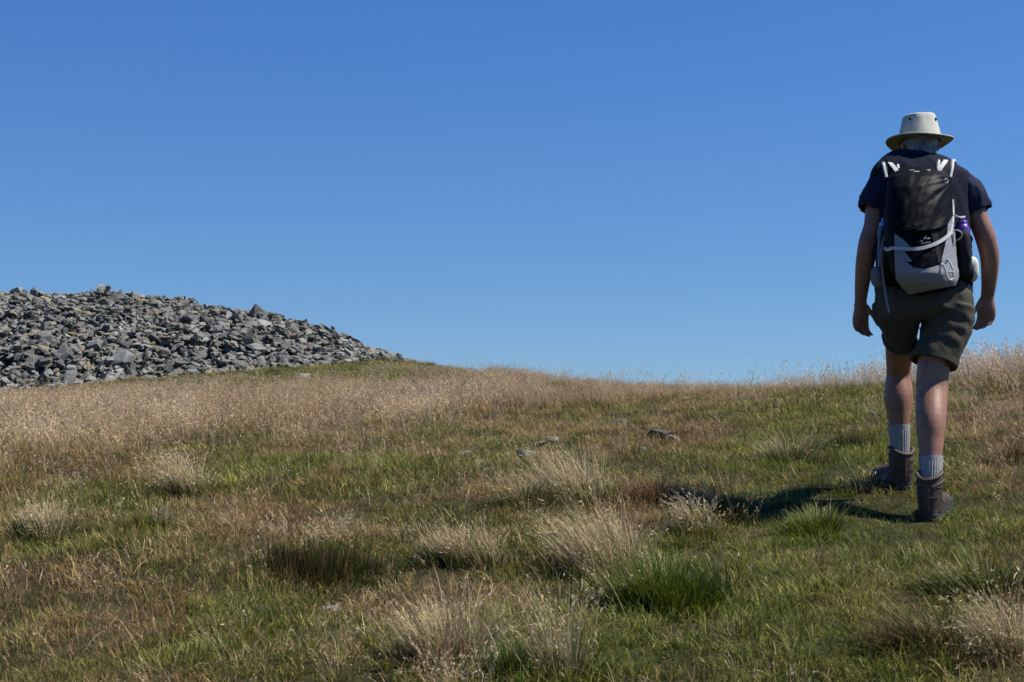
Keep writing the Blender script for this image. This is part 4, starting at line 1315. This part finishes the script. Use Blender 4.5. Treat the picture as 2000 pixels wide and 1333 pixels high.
def pack_pt(px, row, off=0.0, wr=0.0):
    L_, R_ = np.interp(row, PL[:, 0], PL[:, 1]), np.interp(row, PL[:, 0], PL[:, 2])
    u = np.clip((px - (L_ + R_) / 2) / ((R_ - L_) / 2), -1, 1)
    dep = np.interp(row, DR[:, 0], DR[:, 1]) * (1 - abs(u) ** 2.3) ** (1 / 2.3)
    if wr:
        s = mnoise.noise(Vector((px * .045, row * .03 + px * .02, 1.7)))
        s2 = mnoise.noise(Vector((px * .1 + row * .06, row * .08, 4.1)))
        # creases running from the upper right corner
        a = math.atan2(row - 352, 1862 - px); d = math.hypot(row - 352, 1862 - px)
        cr = math.sin(a * 15) * math.exp(-d / 75) * smooth(4, 20, d)
        dep += wr * ((1 - abs(s) * 2) * .6 + s2 * .5 + cr * .9)
    return P(px, row, np.interp(row, YB[:, 0], YB[:, 1]) - dep - off)


def patch(name, poly, off, mat, parent, wr=0.0, step=4.0, thick=0.0, crisp=False):
    """panel of the rucksack: outline in photo pixels laid on the pack's rounded front"""
    pl = []
    for i in range(len(poly)):
        a, b = np.array(poly[i], float), np.array(poly[(i + 1) % len(poly)], float)
        kk = max(1, int(np.linalg.norm(b - a) / step))
        pl += [tuple(a + (b - a) * t / kk) for t in range(kk)]
    nb = len(pl)
    xs, ys = [p[0] for p in pl], [p[1] for p in pl]
    pts = [Vector(p) for p in pl]
    pa = np.array(pl)
    for yy in np.arange(min(ys) + step / 2, max(ys), step):
        for xx in np.arange(min(xs) + step / 2, max(xs), step):
            # inside test, kept clear of the outline
            c = False
            jx = nb - 1
            for ix in range(nb):
                if (pl[ix][1] > yy) != (pl[jx][1] > yy) and xx < (pl[jx][0] - pl[ix][0]) * (yy - pl[ix][1]) / (pl[jx][1] - pl[ix][1]) + pl[ix][0]:
                    c = not c
                jx = ix
            if c and np.min(np.hypot(pa[:, 0] - xx, pa[:, 1] - yy)) > step * .55:
                pts.append(Vector((xx, yy)))
    r = delaunay_2d_cdt(pts, [], [list(range(nb))], 1, 1e-5)
    vv, fc = r[0], r[2]
    V = [pack_pt(v[0], v[1], off, wr) for v in vv]
    Fs = [tuple(f) for f in fc]
    if thick:
        lo = len(V)
        V += [pack_pt(*pl[i], off - thick, 0) for i in range(nb)]
        # outline vertices keep their order at the head of the list
        Fs += [(i, (i + 1) % nb, lo + (i + 1) % nb, lo + i) for i in range(nb)]
    g = Geo(); g.add(V, Fs)
    return link(name, g.mesh(name, True), parent, mat)


pack = empty('backpack', tuple(P(1800, 570, 6.9)))
tag(pack, 'black and light grey hiking rucksack on the back of the hiker', 'backpack')
sil = [(r_[1], r_[0]) for r_ in PL] + [(r_[2], r_[0]) for r_ in PL[::-1]]
body = patch('pack_body', sil, 0.0, M['black'], pack, .004)
# flat back panel against the hiker's back closes the bag
g = Geo(); A = [P(a, b, np.interp(b, YB[:, 0], YB[:, 1]) + .004) for a, b in sil]; g.add(A, [tuple(range(len(A)))])
link('back_panel', g.mesh('back_panel', False), pack, M['charcoal'])
lid = patch('lid', [(1736, 346), (1748, 339), (1770, 338), (1800, 342), (1828, 338), (1848, 341), (1858, 352), (1860, 385), (1861, 420), (1853, 436), (1838, 444), (1815, 449), (1790, 451), (1765, 449), (1746, 440), (1734, 415), (1729, 380)], .028, M['black'], pack, .006, 3.0, .034)
gp = patch('base_panel', [(1747, 457), (1764, 468), (1778, 483), (1767, 492), (1783, 512), (1770, 511), (1784, 523), (1803, 525), (1822, 522), (1838, 516), (1841, 500), (1846, 480), (1850, 455), (1853, 425), (1859, 398), (1862, 396), (1864, 440), (1866.5, 470), (1868.5, 500), (1873, 520), (1873.5, 540), (1867, 558), (1845, 562), (1820, 567), (1798, 572), (1776, 576.5), (1762, 563), (1750, 546), (1747, 510)], .006, M['grey'], pack, .004, 3.0, .012)
patch('stretch_pocket', [(1781, 486), (1812, 482), (1828, 477), (1836, 515), (1820, 520), (1803, 523), (1785, 521), (1777, 512), (1784, 511)], .008, M['black'], pack, .005, 3.0, .01)
patch('webbing_panel', [(1816, 447), (1829, 443), (1834, 470), (1840, 512), (1837, 516), (1832, 512), (1826, 480)], .012, M['charcoal'], pack, .002, 3.0, .008)
patch('side_zip', [(1857, 452), (1859, 452), (1863, 470), (1861, 486), (1859, 470)], .0075, M['dark'], gp, 0, 2.0, .002)  # dark zip running down the grey side strip


def on(pts, off):
    return [pack_pt(a, b, off) for a, b in pts]


def nrms(pts):
    return [(max(-1, min(1, (a - 1798) / 75)), -1.0, 0.05) for a, b in pts]


cs = [(1724, 482), (1733, 488), (1745, 485), (1775, 487), (1800, 485), (1828, 476), (1848, 464), (1860, 452)]
ribbon(on(cs, .020), nrms(cs), .015, .003, 'compression_strap', M['pale'], pack)
cs = [(1858, 452), (1860, 440), (1862, 425), (1862, 405), (1861, 390)]
ribbon(on(cs, .012), nrms(cs), .012, .003, 'side_strap', M['pale'], pack)
a0 = P(1862, 452, 6.86)
tube([P(1860, 452, 6.85), P(1869, 450, 6.83), P(1878, 455, 6.83), P(1878, 463, 6.84), P(1870, 470, 6.86)], .0028, 'strap_loop', M['pale'], pack)
tube([P(1846, 516, 6.71), P(1851, 508, 6.71), P(1857, 517, 6.70), P(1862, 532, 6.70), P(1861, 544, 6.70), P(1855, 547, 6.69), P(1850, 540, 6.69), P(1846, 526, 6.69), P(1841, 517, 6.69), P(1837, 520, 6.69), P(1836, 528, 6.69)], .0045, 'axe_loop', M['pale'], pack)
tube([P(1852, 532, 6.695), P(1858, 531, 6.695), P(1862, 533, 6.70)], .004, 'axe_loop_bar', M['pale'], pack)
# round badge on the lid with a bird of prey, and the white print on the pocket
t2 = np.linspace(0, 2 * np.pi, 41)
tube([pack_pt(1790.5 + 17 * math.cos(t) + 1.5 * math.sin(t), 436 + 10 * math.sin(t) - 1.2 * math.cos(t), .041) for t in t2], .0015, 'badge_ring', M['charcoal'], lid, n=6, k=1)
patch('badge_bird', [(1779, 434), (1786, 437), (1790, 431), (1793, 437), (1803, 435), (1795, 440), (1790, 443), (1786, 440)], .041, M['charcoal'], lid, 0, 2.0, .002)
for poly in ([(1803, 466), (1807, 461), (1809, 459), (1810, 462), (1808, 466), (1806, 468)], [(1809, 467), (1813, 464), (1818, 465), (1814, 468)], [(1799, 475), (1818, 472), (1818, 473.5), (1799, 476.5)], [(1796, 470), (1802, 469), (1803, 471), (1798, 472)]):
    patch('print_bird', poly, .0125, M['print'], body, 0, 2.0, .001)
patch('print_line', [(1787, 472), (1796, 470), (1800, 474), (1792, 475)], .0125, M['charcoal'], body, 0, 2.0, .001)
for k in (0, 1):
    patch('print_figure', [(1821 + 5 * k, 488), (1824.5 + 5 * k, 487), (1825 + 5 * k, 492), (1821.5 + 5 * k, 493)], .0135, M['charcoal'], body, 0, 2.0, .001)
tube(on([(1845, 352), (1849, 349), (1852, 353), (1849, 358), (1845, 355)], .042), .0013, 'key_ring', M['pale'], lid, n=6)


# shoulder straps, load lifters, haul loop
def strap(side):
    sx = (lambda v: 1797 + (v - 1797)) if side > 0 else (lambda v: 1797 - (v - 1797) * 1.16)
    dr = 4 if side < 0 else 0
    row = [(1842, 344 + dr, 6.935, (0, -1, .3)), (1846, 330 + dr, 6.965, (0, -.9, .6)), (1847, 321 + dr, 7.02, (.1, -.5, 1)), (1850, 319 + dr, 7.08, (.2, 0, 1)), (1852, 327 + dr, 7.13, (.3, .6, 1)), (1853, 346, 7.172, (.2, 1, .4)), (1858, 395, 7.182, (.2, 1, 0)), (1870, 445, 7.160, (.5, 1, 0)), (1894, 478, 7.07, (1, .4, 0)), (1885, 492, 6.98, (1, -.5, 0)), (1870, 500, 6.93, (.5, -1, 0))]
    pts = [P(sx(a) if i < 6 else 1797 + side * (a - 1797) * .99, b - (5 if 0 < i < 5 else 0), y) for i, (a, b, y, _) in enumerate(row)]
    nr = [(v[0] * side, v[1], v[2]) for *_, v in row]
    o = ribbon(pts, nr, .062, .012, 'shoulder_strap', M['charcoal'], pack)
    for e in (-1, 1):
        A = []
        for i in range(8):
            t = pts[min(i + 1, len(pts) - 1)] - pts[max(i - 1, 0)]; t = t / np.linalg.norm(t)
            nn = np.array(nr[i], float); nn -= t * np.dot(nn, t); nn /= np.linalg.norm(nn)
            A.append(pts[i] + np.cross(t, nn) * .031 * e + nn * .004)
        tube(A, .0075, 'strap_piping', M['pale'], o, n=6)
    ll = [P(sx(1832), 338 + dr, 6.915), P(sx(1838), 327 + dr, 6.93), P(sx(1846), 316 + dr, 6.97), P(sx(1849), 311 + dr, 7.04)]
    ribbon(ll, [(0, -1, .6)] * 3 + [(0, -.4, 1)], .019, .003, 'load_lifter', M['pale'], pack)
    return o


strap(1); strap(-1)
tube([P(1768, 343, 6.90), P(1772, 336, 6.905), P(1782, 333, 6.91), P(1792, 335, 6.91), P(1797, 341, 6.90)], .0032, 'haul_loop', M['pale'], pack)
g = Geo(); g.ellipsoid(P(1790, 338, 6.893), (.017, .006, .008), n=12, m=6, pw=4); link('buckle', g.mesh('buckle'), pack, M['pale'])
g = Geo(); g.ellipsoid(P(1813, 334, 6.90), (.010, .006, .006), n=12, m=6, pw=4); link('buckle', g.mesh('buckle'), pack, M['pale'])
# side pockets and hip belt
def bag(name, c, r, mat, seed, amp=.004, pw=2.8, vox=.006):
    g = Geo(); g.ellipsoid(c, r, n=24, m=16, pw=pw)
    me = g.remesh(name, vox, 3); folds(me, amp, 18, 12, seed)
    return link(name, me, pack, mat)


bag('side_pocket', P(1881, 499, 6.91), (.030, .062, .112), M['charcoal'], 1.2)
bag('side_pocket', P(1734, 497, 6.90), (.034, .062, .135), M['black'], 2.2)
bag('hip_pocket', P(1717, 541, 6.98), (.035, .055, .050), M['green_grey'], 3.2)
bag('hip_pocket', P(1896, 527, 6.98), (.028, .055, .058), M['cream'], 4.2, .003)
bag('belt_wing', P(1884, 534, 6.95), (.030, .075, .040), M['black'], 5.2)
bag('belt_wing', P(1735, 543, 6.94), (.030, .075, .040), M['black'], 6.2)
t2 = np.linspace(-.35, math.pi + .35, 17)
bp = [P(1803 + 96 * math.cos(t), 545 + 6 * math.sin(t), 7.01 + .142 * math.sin(t)) for t in t2]
ribbon(bp, [(math.cos(t), math.sin(t), 0) for t in t2], .045, .006, 'hip_belt', M['black'], pack, 4)
tube([P(1890, 466, 6.93), P(1896, 474, 6.93), P(1897, 485, 6.93), P(1893, 490, 6.93)], .004, 'pocket_loop', M['sleeve'], pack)
tube([P(1859, 421, 6.86), P(1866, 423, 6.84), P(1875, 424, 6.85), P(1884, 423, 6.90)], .0022, 'pocket_cord', M['pale'], pack)
tube([P(1859, 416, 6.86), P(1868, 421, 6.84), P(1876, 426, 6.85), P(1885, 424, 6.90)], .0018, 'pocket_cord', M['pale'], pack)
# loose tail of webbing hanging at the left
ct = [(1736, 452, 6.86), (1729, 462, 6.85), (1723, 476, 6.845), (1721, 500, 6.85), (1723, 530, 6.87), (1728, 565, 6.86), (1732, 590, 6.85), (1737, 612, 6.85)]
ribbon([P(*c) for c in ct], [(0, -1, 0)] * len(ct), .0085, .0022, 'hanging_strap', M['grey'], pack)


# ------------------------------------------------------------------ two drinking bottles in the side pockets
def lathe(c, prof, name, mat, parent=None, tilt=(0, 0), n=20):
    th2 = np.linspace(0, 2 * np.pi, n, endpoint=False)
    g = Geo(); g.rings([np.stack([c[0] + r_ * np.cos(th2) + z * tilt[0], c[1] + r_ * np.sin(th2) + z * tilt[1], np.full(n, c[2] + z)], -1) for z, r_ in prof])
    return link(name, g.mesh(name), parent, mat)


def bottle(px, row, Y, lab, capm, bodym, tl):
    """row: top of the cap"""
    c = P(px, row, Y) - np.array((0, 0, .215))
    rt = empty('water_bottle', tuple(c)); tag(rt, lab, 'bottle')
    bo = lathe(c, ((0, .02), (.003, .029), (.10, .029), (.105, .027), (.12, .027), (.125, .029), (.165, .029), (.18, .022), (.186, .015), (.192, .015)), 'flask', bodym, rt, tl)
    lathe(c, ((.178, .019), (.180, .0215), (.194, .0215), (.197, .019), (.199, .011), (.212, .011), (.215, .008)), 'cap', capm, rt, tl)


bottle(1880, 424, 6.93, 'bottle with bright purple cap in the right side pocket of the rucksack', M['purple'], M['purple'], (.0, 0))
bottle(1726, 427, 6.92, 'clear bottle with bluish cap in the left side pocket of the rucksack', M['blue_plastic'], M['clear'], (.0, 0))
